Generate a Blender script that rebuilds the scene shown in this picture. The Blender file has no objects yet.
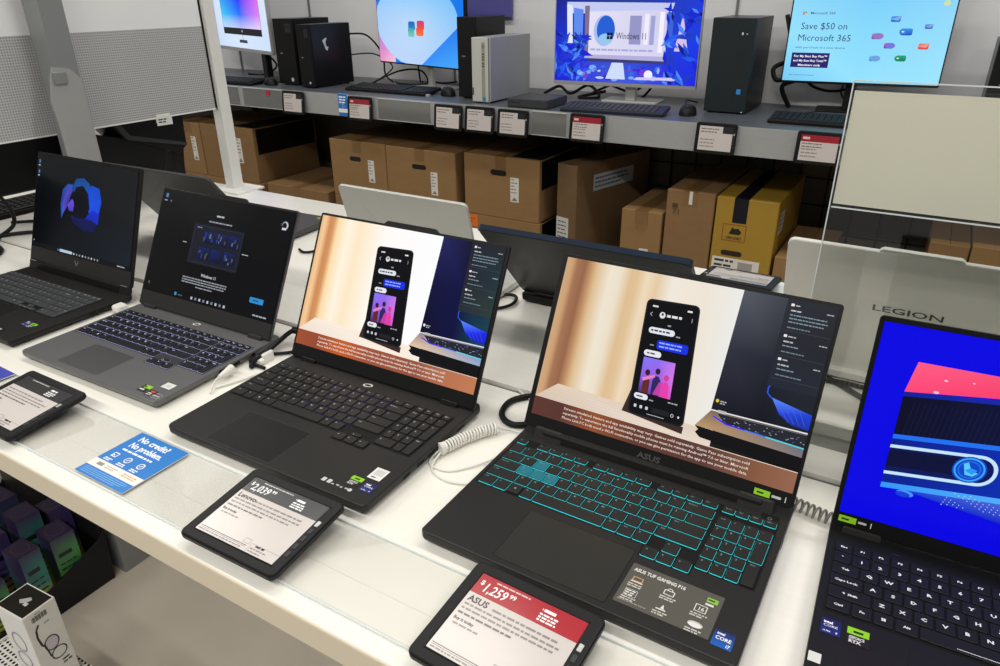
import bpy, bmesh, math, random
from mathutils import Vector, Matrix
random.seed(7)
SC = bpy.context.scene
COL = SC.collection
R = math.radians
PI = math.pi

# ------------------------------------------------------------------ colour
def lin(v):
    v = v / 255.0
    return v / 12.92 if v <= 0.04045 else ((v + 0.055) / 1.055) ** 2.4
def c(r, g, b):
    return (lin(r), lin(g), lin(b), 1.0)
def mixc(a, b, t):
    return tuple(a[i] * (1 - t) + b[i] * t for i in range(4))

# ------------------------------------------------------------------ materials (all node based)
def mat(name, col, rough=0.5, metal=0.0, noise=0.0, nscale=40.0, bump=0.0, bscale=200.0, spec=0.5, emit=None, estr=0.0, coat=0.0, stretch=None):
    m = bpy.data.materials.new(name); m.use_nodes = True
    nt = m.node_tree; b = nt.nodes['Principled BSDF']
    b.inputs['Base Color'].default_value = col
    b.inputs['Roughness'].default_value = rough
    b.inputs['Metallic'].default_value = metal
    b.inputs['Specular IOR Level'].default_value = spec if max(col[:3]) > 0.06 else spec * 0.45
    b.inputs['Coat Weight'].default_value = coat
    tc = nt.nodes.new('ShaderNodeTexCoord')
    src = tc.outputs['Object']
    if stretch:
        mp = nt.nodes.new('ShaderNodeMapping'); mp.inputs['Scale'].default_value = stretch
        nt.links.new(src, mp.inputs['Vector']); src = mp.outputs['Vector']
    if noise > 0:
        n = nt.nodes.new('ShaderNodeTexNoise'); n.inputs['Scale'].default_value = nscale; n.inputs['Detail'].default_value = 5
        nt.links.new(src, n.inputs['Vector'])
        mx = nt.nodes.new('ShaderNodeMix'); mx.data_type = 'RGBA'
        mx.inputs[6].default_value = tuple(max(0, x * (1 - noise)) for x in col[:3]) + (1,)
        mx.inputs[7].default_value = tuple(min(1, x * (1 + noise)) for x in col[:3]) + (1,)
        nt.links.new(n.outputs['Fac'], mx.inputs[0]); nt.links.new(mx.outputs[2], b.inputs['Base Color'])
    if bump > 0:
        n2 = nt.nodes.new('ShaderNodeTexNoise'); n2.inputs['Scale'].default_value = bscale; n2.inputs['Detail'].default_value = 3
        nt.links.new(src, n2.inputs['Vector'])
        bp = nt.nodes.new('ShaderNodeBump'); bp.inputs['Strength'].default_value = bump; bp.inputs['Distance'].default_value = 0.002
        nt.links.new(n2.outputs['Fac'], bp.inputs['Height']); nt.links.new(bp.outputs['Normal'], b.inputs['Normal'])
    if emit:
        b.inputs['Emission Color'].default_value = emit; b.inputs['Emission Strength'].default_value = estr
    return m

def attr_mat(name, glow=False, strength=1.0, rough=0.45):
    m = bpy.data.materials.new(name); m.use_nodes = True
    nt = m.node_tree; b = nt.nodes['Principled BSDF']
    a = nt.nodes.new('ShaderNodeAttribute'); a.attribute_name = 'Col'
    b.inputs['Roughness'].default_value = rough
    if glow:
        b.inputs['Base Color'].default_value = (0.004, 0.004, 0.005, 1)
        b.inputs['Specular IOR Level'].default_value = 0.11
        nt.links.new(a.outputs['Color'], b.inputs['Emission Color']); b.inputs['Emission Strength'].default_value = strength
    else:
        nt.links.new(a.outputs['Color'], b.inputs['Base Color'])
    return m

def clear_mat(name, tint, gloss=0.10, rough=0.05, haze=0.0, hazecol=(1, 1, 1, 1)):
    m = bpy.data.materials.new(name); m.use_nodes = True
    nt = m.node_tree; nt.nodes.clear()
    out = nt.nodes.new('ShaderNodeOutputMaterial')
    t = nt.nodes.new('ShaderNodeBsdfTransparent'); t.inputs['Color'].default_value = tint
    g = nt.nodes.new('ShaderNodeBsdfGlossy'); g.inputs['Roughness'].default_value = rough
    fr = nt.nodes.new('ShaderNodeLayerWeight'); fr.inputs['Blend'].default_value = 0.25
    mu = nt.nodes.new('ShaderNodeMath'); mu.operation = 'MULTIPLY_ADD'
    mu.inputs[1].default_value = 0.28; mu.inputs[2].default_value = gloss
    nt.links.new(fr.outputs['Fresnel'], mu.inputs[0])
    mx = nt.nodes.new('ShaderNodeMixShader'); nt.links.new(mu.outputs[0], mx.inputs['Fac'])
    nt.links.new(t.outputs[0], mx.inputs[1]); nt.links.new(g.outputs[0], mx.inputs[2])
    last = mx
    if haze > 0:
        d = nt.nodes.new('ShaderNodeBsdfDiffuse'); d.inputs['Color'].default_value = hazecol
        m2 = nt.nodes.new('ShaderNodeMixShader'); m2.inputs['Fac'].default_value = haze
        nt.links.new(mx.outputs[0], m2.inputs[1]); nt.links.new(d.outputs[0], m2.inputs[2]); last = m2
    nt.links.new(last.outputs[0], out.inputs['Surface'])
    return m

M = {}
M['table'] = mat('white_laminate', c(243, 241, 232), 0.22, noise=0.035, nscale=6, stretch=(1.2, 22, 1), bump=0.03, bscale=9)
M['edge'] = mat('shaded_white_edge', c(226, 215, 192), 0.4, noise=0.03, nscale=8)  # white table edge, with shade and warm floor bounce put into the colour
M['race'] = mat('white_raceway_laminate', c(238, 236, 228), 0.2, noise=0.05, nscale=7, stretch=(1, 26, 1))
M['white'] = mat('white_powder_coat', c(238, 238, 234), 0.4, noise=0.02)
M['greywall'] = mat('pale_grey_wall_panel', c(232, 232, 235), 0.45, noise=0.02, nscale=3)
M['seam'] = mat('dark_panel_seam', c(120, 120, 122), 0.6, noise=0.05)
M['floor'] = mat('polished_concrete', c(194, 186, 173), 0.28, noise=0.12, nscale=5, bump=0.02, bscale=30)
M['shelftop'] = mat('dark_grey_shelf_steel', c(84, 88, 94), 0.38, noise=0.06, nscale=25)
M['fascia'] = mat('brushed_grey_steel', c(182, 184, 184), 0.36, metal=0.35, noise=0.10, nscale=14, stretch=(3, 3, 60))
M['dark'] = mat('dark_backing', c(84, 75, 64), 0.7, noise=0.1)
M['wire'] = mat('black_wire', c(18, 18, 19), 0.5, noise=0.05)
M['black'] = mat('black_plastic', c(24, 24, 26), 0.42, noise=0.10, nscale=300, bump=0.02, bscale=900)
M['blackmatte'] = mat('matte_black_plastic', c(20, 20, 21), 0.6, noise=0.08, nscale=200)
M['charcoal'] = mat('charcoal_plastic', c(62, 64, 67), 0.5, noise=0.05, nscale=120)
M['lap_black'] = mat('black_laptop_deck', c(27, 26, 25), 0.36, noise=0.05, nscale=400, bump=0.012, bscale=1500)
M['lap_black2'] = mat('dark_graphite_laptop_deck', c(39, 38, 37), 0.36, noise=0.05, nscale=400, bump=0.012, bscale=1500)
M['lap_victus'] = mat('soft_black_laptop_deck', c(30, 29, 28), 0.45, noise=0.05, nscale=300)
M['lap_grey'] = mat('storm_grey_laptop_deck', c(100, 100, 101), 0.36, metal=0.25, noise=0.04, nscale=400)
M['lap_right'] = mat('ink_black_laptop_deck', c(22, 22, 24), 0.42, noise=0.05, nscale=300)
M['bezel'] = mat('black_bezel', c(17, 17, 18), 0.4, noise=0.05, nscale=200)
M['bezelgrey'] = mat('dark_grey_chin', c(44, 43, 42), 0.45, noise=0.05, nscale=200)
M['pad'] = mat('dark_touchpad_glass', c(33, 32, 31), 0.25, noise=0.03, nscale=60)
M['pad2'] = mat('graphite_touchpad_glass', c(50, 49, 46), 0.25, noise=0.03, nscale=60)
M['padgrey'] = mat('grey_touchpad_glass', c(78, 78, 79), 0.28, metal=0.2, noise=0.03, nscale=60)
M['key'] = mat('black_keycap', c(24, 24, 25), 0.42, noise=0.05, nscale=500)
M['keyn'] = mat('dark_navy_keycap', c(24, 25, 32), 0.45, noise=0.05, nscale=500)
M['keyg'] = mat('graphite_keycap', c(39, 38, 37), 0.4, noise=0.05, nscale=500)
M['tray'] = mat('keyboard_recess', c(12, 12, 13), 0.6, noise=0.05, nscale=200)
M['trayg'] = mat('keyboard_recess_grey', c(60, 60, 60), 0.45, metal=0.2, noise=0.05, nscale=200)
M['ink'] = attr_mat('printed_ink', False, rough=0.5)
M['inkgloss'] = attr_mat('glossy_printed_sticker', False, rough=0.3)
M['paper'] = attr_mat('e_paper_display', False, rough=0.22)
M['screen'] = attr_mat('screen_glass_lit', True, 1.0, rough=0.16)
M['legend'] = attr_mat('backlit_legend', True, 1.0, rough=0.5)
M['teal'] = mat('teal_backlight', c(10, 60, 64), 0.5, emit=c(52, 222, 228), estr=1.1, noise=0.05)
M['tealkey'] = mat('clear_teal_keycap', c(20, 90, 100), 0.3, emit=c(16, 110, 130), estr=0.45, noise=0.1, nscale=300)
M['whiteglow'] = mat('lavender_white_backlight', c(60, 60, 80), 0.5, emit=c(176, 180, 236), estr=0.75, noise=0.05)
M['violet'] = mat('violet_backlight', c(10, 8, 20), 0.5, emit=c(70, 58, 150), estr=0.30, noise=0.05)
M['silver'] = mat('silver_laptop_lid', c(196, 196, 190), 0.38, metal=0.25, noise=0.03, nscale=200)
M['warmwhite'] = mat('warm_white_laptop_lid', c(226, 224, 216), 0.45, noise=0.02, nscale=60)
M['darklid'] = mat('dark_brushed_lid', c(50, 52, 54), 0.36, metal=0.4, noise=0.12, nscale=18, stretch=(20, 1, 1))
M['greylid'] = mat('dark_grey_lid', c(70, 70, 70), 0.42, metal=0.3, noise=0.04, nscale=200)
M['blueedge'] = mat('blue_black_rim', c(38, 50, 66), 0.3, metal=0.3, noise=0.05)
M['chrome'] = mat('chrome', c(200, 202, 205), 0.22, metal=1.0, noise=0.03)
M['alu'] = mat('silver_plastic', c(190, 190, 188), 0.35, metal=0.4, noise=0.04)
M['tower_w'] = mat('silver_white_tower_front', c(206, 206, 200), 0.4, metal=0.15, noise=0.03)
M['tower_g'] = mat('pale_grey_tower_side', c(160, 163, 168), 0.42, metal=0.2, noise=0.03)
M['tower_b'] = mat('black_tower_side', c(17, 18, 20), 0.32, noise=0.06)
M['tower_t'] = mat('blue_black_tower', c(36, 44, 48), 0.45, noise=0.12, nscale=120, bump=0.05, bscale=260)
M['card'] = mat('brown_cardboard', c(136, 104, 66), 0.8, noise=0.10, nscale=14, stretch=(1, 1, 3))
M['card2'] = mat('tan_cardboard', c(146, 112, 70), 0.8, noise=0.10, nscale=14, stretch=(1, 1, 3))
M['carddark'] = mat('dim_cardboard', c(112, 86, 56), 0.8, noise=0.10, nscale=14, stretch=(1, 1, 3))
M['yellow'] = mat('mustard_yellow_carton', c(166, 130, 40), 0.6, noise=0.07, nscale=10)
M['tape'] = mat('brown_packing_tape', c(130, 98, 60), 0.35, noise=0.08, nscale=40)
M['tapeblk'] = mat('black_packing_tape', c(22, 24, 34), 0.3, noise=0.05)
M['filmblk'] = mat('black_printed_panel', c(20, 18, 17), 0.5, noise=0.08)
M['hole'] = mat('hand_hole_dark', c(18, 13, 9), 0.9, noise=0.05)
M['cablew'] = mat('white_cable', c(230, 229, 222), 0.4, noise=0.02)
M['cableb'] = mat('black_cable', c(20, 20, 21), 0.45, noise=0.05)
M['cableg'] = mat('smoky_clear_coil', c(128, 127, 122), 0.25, noise=0.05)
M['column'] = mat('grey_painted_steel', c(140, 143, 144), 0.42, metal=0.2, noise=0.06, nscale=12)
M['column2'] = mat('pale_grey_painted_steel', c(168, 168, 166), 0.42, metal=0.1, noise=0.06, nscale=12)
M['purple'] = mat('indigo_board', c(92, 90, 160), 0.35, noise=0.04)
M['acryl'] = clear_mat('clear_acrylic', (0.975, 0.98, 0.975, 1), gloss=0.025, rough=0.02)
M['acryledge'] = mat('acrylic_edge', c(226, 232, 232), 0.15, noise=0.05)
M['sleeve'] = clear_mat('clear_plastic_sleeve', (0.80, 0.80, 0.79, 1), gloss=0.10, rough=0.12, haze=0.10, hazecol=(0.6, 0.6, 0.58, 1))
M['strip'] = clear_mat('clear_channel_plastic', (0.985, 0.985, 0.98, 1), gloss=0.03, rough=0.08)
M['insert'] = mat('off_white_channel_liner', c(246, 244, 236), 0.35, noise=0.04, nscale=9, bump=0.12, bscale=28)
M['cream'] = mat('cream_sign_paper', c(246, 243, 226), 0.32, noise=0.02, nscale=5)
M['bin'] = mat('black_display_board', c(26, 25, 28), 0.45, noise=0.08)
M['perfwhite'] = mat('white_steel', c(228, 228, 224), 0.4, noise=0.02)
M['clearbag'] = clear_mat('clear_plastic_cup', (0.75, 0.76, 0.78, 1), gloss=0.12, rough=0.1, haze=0.2, hazecol=(0.6, 0.6, 0.65, 1))

# perforated sheet: plain upper band and fine square holes below, fixed to the sheet itself
def perforated_mat(name, col, holecol, pitch, hole, axes, zlimit=None, bandcol=None):
    m = bpy.data.materials.new(name); m.use_nodes = True
    nt = m.node_tree; b = nt.nodes['Principled BSDF']; b.inputs['Roughness'].default_value = 0.18
    tc = nt.nodes.new('ShaderNodeTexCoord'); sp = nt.nodes.new('ShaderNodeSeparateXYZ'); nt.links.new(tc.outputs['Object'], sp.inputs[0])
    def math_(op, a, v=None, bb=None):
        n = nt.nodes.new('ShaderNodeMath'); n.operation = op
        nt.links.new(a, n.inputs[0])
        if bb is not None: nt.links.new(bb, n.inputs[1])
        elif v is not None: n.inputs[1].default_value = v
        return n.outputs[0]
    hs = []
    for ax in axes:
        q = math_('MULTIPLY', sp.outputs[ax], 1.0 / pitch); q = math_('FRACT', q)
        q = math_('SUBTRACT', q, 0.5); q = math_('MULTIPLY', q, bb=q); hs.append(q)
    s = math_('ADD', hs[0], bb=hs[1]); h = math_('LESS_THAN', s, hole * hole)
    if zlimit is not None:
        z = math_('LESS_THAN', sp.outputs['Z'], zlimit); h = math_('MULTIPLY', h, bb=z)
    mx = nt.nodes.new('ShaderNodeMix'); mx.data_type = 'RGBA'; mx.inputs[6].default_value = col; mx.inputs[7].default_value = holecol
    nt.links.new(h, mx.inputs[0])
    last = mx.outputs[2]
    if bandcol is not None:
        m2 = nt.nodes.new('ShaderNodeMix'); m2.data_type = 'RGBA'; m2.inputs[6].default_value = bandcol
        nt.links.new(z, m2.inputs[0]); nt.links.new(last, m2.inputs[7]); last = m2.outputs[2]
    nt.links.new(last, b.inputs['Base Color'])
    return m
M['perf'] = perforated_mat('perforated_panel', c(196, 196, 196), c(150, 150, 151), 0.0062, 0.33, ('Y', 'Z'), 0.484, c(248, 249, 250))
M['perfshelf'] = perforated_mat('perforated_white_shelf', c(228, 228, 224), c(24, 24, 24), 0.011, 0.30, ('X', 'Y'))

# ------------------------------------------------------------------ object helpers
def empty(name, loc=(0, 0, 0), rz=0.0):
    o = bpy.data.objects.new(name, None); COL.objects.link(o)
    o.location = loc; o.rotation_euler = (0, 0, rz); o.empty_display_size = 0.02
    return o
def tag(o, label, cat, group=None, kind=None):
    o['label'] = label; o['category'] = cat
    if group: o['group'] = group
    if kind: o['kind'] = kind
    return o
def thing(name, label, cat, loc=(0, 0, 0), rz=0.0, group=None):
    return tag(empty(name, loc, rz), label, cat, group)

class MB:
    """collects shapes into one mesh"""
    def __init__(s): s.v = []; s.f = []; s.m = []; s.mats = []; s.smooth = []
    def mi(s, m):
        if m not in s.mats: s.mats.append(m)
        return s.mats.index(m)
    def add(s, verts, faces, m, smooth=False, X=None):
        o = len(s.v)
        s.v += [tuple(X @ Vector(p)) if X is not None else tuple(p) for p in verts]
        k = s.mi(m)
        for f in faces:
            s.f.append(tuple(i + o for i in f)); s.m.append(k); s.smooth.append(smooth)
    def box(s, x0, y0, z0, x1, y1, z1, m, X=None, b=0.0):
        if b > 0:
            return s.slab(x0, y0, x1, y1, [(b, z0), (0, z0 + b), (0, z1 - b), (b, z1)], b, m, X=X, seg=2)
        v = [(x0, y0, z0), (x1, y0, z0), (x1, y1, z0), (x0, y1, z0), (x0, y0, z1), (x1, y0, z1), (x1, y1, z1), (x0, y1, z1)]
        s.add(v, [(0, 3, 2, 1), (4, 5, 6, 7), (0, 1, 5, 4), (1, 2, 6, 5), (2, 3, 7, 6), (3, 0, 4, 7)], m, X=X)
    def slab(s, x0, y0, x1, y1, rings, r, m, X=None, seg=4, mtop=None):
        """rounded rectangle swept through (inset, z) rings"""
        v = []; n = 4 * (seg + 1)
        for ins, z in rings:
            rr = max(r - ins, 0.0002)
            for (cx, cy, a0) in ((x1 - ins - rr, y1 - ins - rr, 0), (x0 + ins + rr, y1 - ins - rr, 90), (x0 + ins + rr, y0 + ins + rr, 180), (x1 - ins - rr, y0 + ins + rr, 270)):
                for k in range(seg + 1):
                    a = R(a0 + 90 * k / seg); v.append((cx + rr * math.cos(a), cy + rr * math.sin(a), z))
        f = []
        for j in range(len(rings) - 1):
            for i in range(n):
                f.append((j * n + i, j * n + (i + 1) % n, (j + 1) * n + (i + 1) % n, (j + 1) * n + i))
        s.add(v, f + [tuple(reversed(range(n)))], m, X=X)
        o = len(s.v) - len(v)
        s.f.append(tuple(o + (len(rings) - 1) * n + i for i in range(n))); s.m.append(s.mi(mtop or m)); s.smooth.append(False)
    def prism(s, pts, a0, a1, m, axis='x', X=None):
        """polygon in the two other axes extruded along axis"""
        n = len(pts)
        def P(p, a):
            return {'x': (a, p[0], p[1]), 'y': (p[0], a, p[1]), 'z': (p[0], p[1], a)}[axis]
        v = [P(p, a0) for p in pts] + [P(p, a1) for p in pts]
        f = [tuple(range(n)), tuple(reversed(range(n, 2 * n)))] + [(i, i + n, (i + 1) % n + n, (i + 1) % n) for i in range(n)]
        s.add(v, f, m, X=X)
    def cyl(s, p0, p1, r0, r1, m, seg=16, X=None):
        p0, p1 = Vector(p0), Vector(p1); d = (p1 - p0).normalized()
        a = d.orthogonal().normalized(); b = d.cross(a)
        v = [p0 + (a * math.cos(2 * PI * i / seg) + b * math.sin(2 * PI * i / seg)) * r0 for i in range(seg)] + \
            [p1 + (a * math.cos(2 * PI * i / seg) + b * math.sin(2 * PI * i / seg)) * r1 for i in range(seg)]
        s.add(v, [(i, (i + 1) % seg, (i + 1) % seg + seg, i + seg) for i in range(seg)], m, True, X)
        s.add(v[:seg], [tuple(reversed(range(seg)))], m, False, X); s.add(v[seg:], [tuple(range(seg))], m, False, X)
    def dome(s, cx, cy, z, rx, ry, h, m, n=20, k=6, X=None):
        v = []; f = []
        for j in range(k):
            t = j / k * PI / 2
            for i in range(n):
                a = 2 * PI * i / n; v.append((cx + rx * math.cos(t) ** .6 * math.cos(a), cy + ry * math.cos(t) ** .6 * math.sin(a), z + h * math.sin(t)))
        v.append((cx, cy, z + h))
        for j in range(k - 1):
            for i in range(n): f.append((j * n + i, j * n + (i + 1) % n, (j + 1) * n + (i + 1) % n, (j + 1) * n + i))
        for i in range(n): f.append(((k - 1) * n + i, (k - 1) * n + (i + 1) % n, k * n))
        s.add(v, f, m, True, X); s.add(v[:n], [tuple(reversed(range(n)))], m, False, X)
    def tube(s, pts, r, m, seg=8, samples=8, smooth=True):
        P = [Vector(p) for p in pts]
        if samples > 1 and len(P) > 2:
            Q = []
            for i in range(len(P) - 1):
                p0 = P[max(i - 1, 0)]; p1 = P[i]; p2 = P[i + 1]; p3 = P[min(i + 2, len(P) - 1)]
                for k in range(samples):
                    t = k / samples
                    Q.append(0.5 * ((2 * p1) + (p2 - p0) * t + (2 * p0 - 5 * p1 + 4 * p2 - p3) * t * t + (3 * p1 - p0 - 3 * p2 + p3) * t ** 3))
            Q.append(P[-1]); P = Q
        v = []; f = []; nrm = None
        for i, p in enumerate(P):
            d = (P[min(i + 1, len(P) - 1)] - P[max(i - 1, 0)])
            d = d.normalized() if d.length > 1e-9 else Vector((0, 0, 1))
            nrm = d.orthogonal().normalized() if nrm is None else (nrm - d * nrm.dot(d)).normalized()
            b = d.cross(nrm)
            for k in range(seg):
                a = 2 * PI * k / seg; v.append(p + (nrm * math.cos(a) + b * math.sin(a)) * r)
        for i in range(len(P) - 1):
            for k in range(seg): f.append((i * seg + k, i * seg + (k + 1) % seg, (i + 1) * seg + (k + 1) % seg, (i + 1) * seg + k))
        n = len(v)
        f += [tuple(reversed(range(seg))), tuple(range(n - seg, n))]
        s.add(v, f, m, smooth)
    def build(s, name, parent=None, X=None):
        me = bpy.data.meshes.new(name)
        vs = [tuple(X @ Vector(p)) for p in s.v] if X is not None else s.v
        me.from_pydata(vs, [], s.f)
        for m in s.mats: me.materials.append(m)
        me.polygons.foreach_set('material_index', s.m); me.polygons.foreach_set('use_smooth', s.smooth)
        me.update()
        o = bpy.data.objects.new(name, me); COL.objects.link(o)
        if parent: o.parent = parent
        return o

# ------------------------------------------------------------------ lettering
GLYPH = {}
def glyphs(txt, bold=0.0, shear=0.0, res=2):
    k = (txt, bold, shear, res)
    if k not in GLYPH:
        cu = bpy.data.curves.new('t', 'FONT'); cu.body = txt; cu.size = 1.0; cu.resolution_u = res; cu.offset = bold; cu.shear = shear; cu.fill_mode = 'FRONT'
        o = bpy.data.objects.new('t', cu); COL.objects.link(o)
        dg = bpy.context.evaluated_depsgraph_get(); e = o.evaluated_get(dg); me = e.to_mesh()
        vs = [(v.co.x, v.co.y) for v in me.vertices]; fs = [tuple(p.vertices) for p in me.polygons]
        e.to_mesh_clear(); COL.objects.unlink(o); bpy.data.objects.remove(o); bpy.data.curves.remove(cu)
        w = max([v[0] for v in vs], default=0.0)
        GLYPH[k] = (vs, fs, w)
    return GLYPH[k]

class Paint:
    """flat printed or displayed picture: coloured shapes in a plane, one mesh"""
    def __init__(s, O=(0, 0, 0), U=(1, 0, 0), V=(0, 1, 0), step=1.5e-5, unit=0.001):
        s.O = Vector(O); s.U = Vector(U).normalized() * unit; s.V = Vector(V).normalized() * unit
        s.N = s.U.cross(s.V).normalized(); s.step = step; s.lay = 0
        s.v = []; s.f = []; s.cl = []; s.warp = None
    def up(s, n=1): s.lay += n
    def raw(s, pts, faces, cols):
        o = len(s.v)
        for p in pts:
            if s.warp: p = s.warp(p)
            s.v.append(tuple(s.O + s.U * p[0] + s.V * p[1] + s.N * (s.lay * s.step)))
        for f in faces:
            s.f.append(tuple(i + o for i in f)); s.cl += [cols[i] for i in f] if isinstance(cols, list) else [cols] * len(f)
    def poly(s, pts, col): s.raw(pts, [tuple(range(len(pts)))], col); s.up()
    def rect(s, u0, v0, u1, v1, col): s.poly([(u0, v0), (u1, v0), (u1, v1), (u0, v1)], col)
    def gradx(s, u0, v0, u1, v1, stops):
        for (t0, c0), (t1, c1) in zip(stops[:-1], stops[1:]):
            a = u0 + (u1 - u0) * t0; b = u0 + (u1 - u0) * t1
            s.raw([(a, v0), (b, v0), (b, v1), (a, v1)], [(0, 1, 2, 3)], [c0, c1, c1, c0])
        s.up()
    def grid(s, u0, v0, u1, v1, rows):
        n = len(rows); k = len(rows[0])
        pts = [(u0 + (u1 - u0) * i / (k - 1), v1 - (v1 - v0) * j / (n - 1)) for j in range(n) for i in range(k)]
        cols = [rows[j][i] for j in range(n) for i in range(k)]
        s.raw(pts, [(j * k + i, (j + 1) * k + i, (j + 1) * k + i + 1, j * k + i + 1) for j in range(n - 1) for i in range(k - 1)], cols); s.up()
    def ell(s, cx, cy, rx, ry, col, n=24, a0=0, a1=360):
        full = a1 - a0 >= 360
        pts = [(cx + rx * math.cos(R(a0 + (a1 - a0) * i / n)), cy + ry * math.sin(R(a0 + (a1 - a0) * i / n))) for i in range(n if full else n + 1)]
        s.poly(pts, col)
    def ring(s, cx, cy, rx, ry, w, col, n=28, a0=0, a1=360):
        full = a1 - a0 >= 360
        k = n if full else n + 1
        pts = []
        for q in (0, w):
            pts += [(cx + (rx - q) * math.cos(R(a0 + (a1 - a0) * i / n)), cy + (ry - q) * math.sin(R(a0 + (a1 - a0) * i / n))) for i in range(k)]
        s.raw(pts, [(i, (i + 1) % k, (i + 1) % k + k, i + k) for i in range(n)], col); s.up()
    def rrect(s, u0, v0, u1, v1, r, col, seg=4):
        pts = []
        for (cx, cy, a0) in ((u1 - r, v1 - r, 0), (u0 + r, v1 - r, 90), (u0 + r, v0 + r, 180), (u1 - r, v0 + r, 270)):
            pts += [(cx + r * math.cos(R(a0 + 90 * k / seg)), cy + r * math.sin(R(a0 + 90 * k / seg))) for k in range(seg + 1)]
        if isinstance(col, list): # bottom / top gradient
            col = [mixc(col[0], col[1], (p[1] - v0) / (v1 - v0)) for p in pts]
        s.poly(pts, col)
    def frame(s, u0, v0, u1, v1, w, col):
        s.raw([(u0, v0), (u1, v0), (u1, v1), (u0, v1), (u0 + w, v0 + w), (u1 - w, v0 + w), (u1 - w, v1 - w), (u0 + w, v1 - w)],
              [(0, 1, 5, 4), (1, 2, 6, 5), (2, 3, 7, 6), (3, 0, 4, 7)], col); s.up()
    def line(s, pts, w, col):
        for a, b in zip(pts[:-1], pts[1:]):
            dx, dy = b[0] - a[0], b[1] - a[1]; L = math.hypot(dx, dy) or 1; nx, ny = -dy / L * w / 2, dx / L * w / 2
            s.raw([(a[0] + nx, a[1] + ny), (a[0] - nx, a[1] - ny), (b[0] - nx, b[1] - ny), (b[0] + nx, b[1] + ny)], [(0, 1, 2, 3)], col)
        s.up()
    def text(s, txt, u, v, h, col, bold=0.0, width=None, align='l', shear=0.0, res=2):
        vs, fs, w = glyphs(txt, bold, shear, res)
        if not vs: return
        sy = h / 0.70; sx = sy if width is None else width / w
        off = {'l': 0, 'c': -w * sx / 2, 'r': -w * sx}[align]
        s.raw([(u + off + p[0] * sx, v + p[1] * sy) for p in vs], fs, col); s.up()
    def bars(s, u, v, w, lines, lh, h, col, ragged=0.3, seed=0):
        """rows of tiny illegible words"""
        rnd = random.Random(seed)
        for k in range(lines):
            x = u; end = u + w * (1 - (rnd.random() * ragged if k == lines - 1 else rnd.random() * 0.1)); y = v - k * lh
            while x < end - h:
                ww = min(h * rnd.uniform(1.2, 4.2), end - x)
                s.raw([(x, y), (x + ww, y), (x + ww, y + h), (x, y + h)], [(0, 1, 2, 3)], col); x += ww + h * 0.55
        s.up()
    def build(s, name, m, parent=None, X=None):
        me = bpy.data.meshes.new(name)
        vs = [tuple(X @ Vector(p)) for p in s.v] if X is not None else s.v
        me.from_pydata(vs, [], s.f); me.materials.append(m)
        at = me.color_attributes.new('Col', 'FLOAT_COLOR', 'CORNER')
        at.data.foreach_set('color', [x for cc in s.cl for x in cc]); me.update()
        o = bpy.data.objects.new(name, me); COL.objects.link(o)
        if parent: o.parent = parent
        return o

WHITE = c(250, 250, 250); BLACK = c(8, 8, 9); INK = c(34, 34, 36)
CAMH = 0.5730098

# ================================================================== SETTING
def structure(o): o['kind'] = 'structure'; return o
FLOORZ = -0.90
b = MB(); b.box(-7, -2.5, FLOORZ - 0.1, 5, 2.95, FLOORZ, M['floor']); structure(b.build('floor'))
b = MB(); b.box(-7, 2.92, FLOORZ, 5, 3.04, 2.1, M['greywall']); structure(b.build('wall_back'))
for i, x in enumerate((-3.42, -2.86, -1.98, -0.72, 0.42)):
    b = MB(); b.box(x - 0.004, 2.912, 0.15, x + 0.004, 2.922, 2.1, M['seam']); structure(b.build('trim_%d' % (i + 1)))

# ------------------------------------------------------------------ demo table
tb = thing('display_table', 'long white laminate demo table carrying the open laptops', 'table', (-1.0, 0.945, FLOORZ))
TX = Matrix.Translation((1.0, -0.945, -FLOORZ))       # world -> table local
YF, YB = 0.3465, 1.5437
b = MB(); b.slab(-3.3, YF, 1.3, YB, [(0.002, -0.0377), (0.0, -0.0355), (0.0, -0.0025), (0.0008, -0.0008), (0.0025, 0.0)], 0.004, M['edge'], seg=2, mtop=M['table'])
b.build('tabletop', tb, TX)
b = MB(); b.box(-2.6, 0.76, FLOORZ, -1.69, 1.10, -0.0378, M['column']); b.build('pedestal', tb, TX)
b = MB(); b.box(0.35, 0.74, FLOORZ, 1.1, 1.10, -0.0378, M['column']); b.build('pedestal', tb, TX)
b = MB(); b.box(-3.2, 1.46, -0.12, 1.2, 1.49, -0.0378, M['white']); b.build('apron', tb, TX)

# clear channel along the front edge
st = thing('label_channel', 'clear plastic label channel running along the front edge of the white table', 'label channel', (-1.0, 0.425, 0.0))
SX = Matrix.Translation((1.0, -0.425, 0.0))
b = MB(); b.box(-3.2, 0.374, 0.0, 1.2, 0.4135, 0.0008, M['insert']); b.box(-3.2, 0.4145, 0.0, 1.2, 0.477, 0.0008, M['insert']); b.build('liner', st, SX)
b = MB(); b.box(-3.2, 0.3715, 0.0010, 1.2, 0.4785, 0.0026, M['strip']); b.build('clear_cover', st, SX)
b = MB(); b.box(-3.2, 0.3700, 0.0, 1.2, 0.3716, 0.0034, M['acryledge']); b.box(-3.2, 0.4784, 0.0, 1.2, 0.4800, 0.0034, M['acryledge']); b.build('channel_rim', st, SX)

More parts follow.
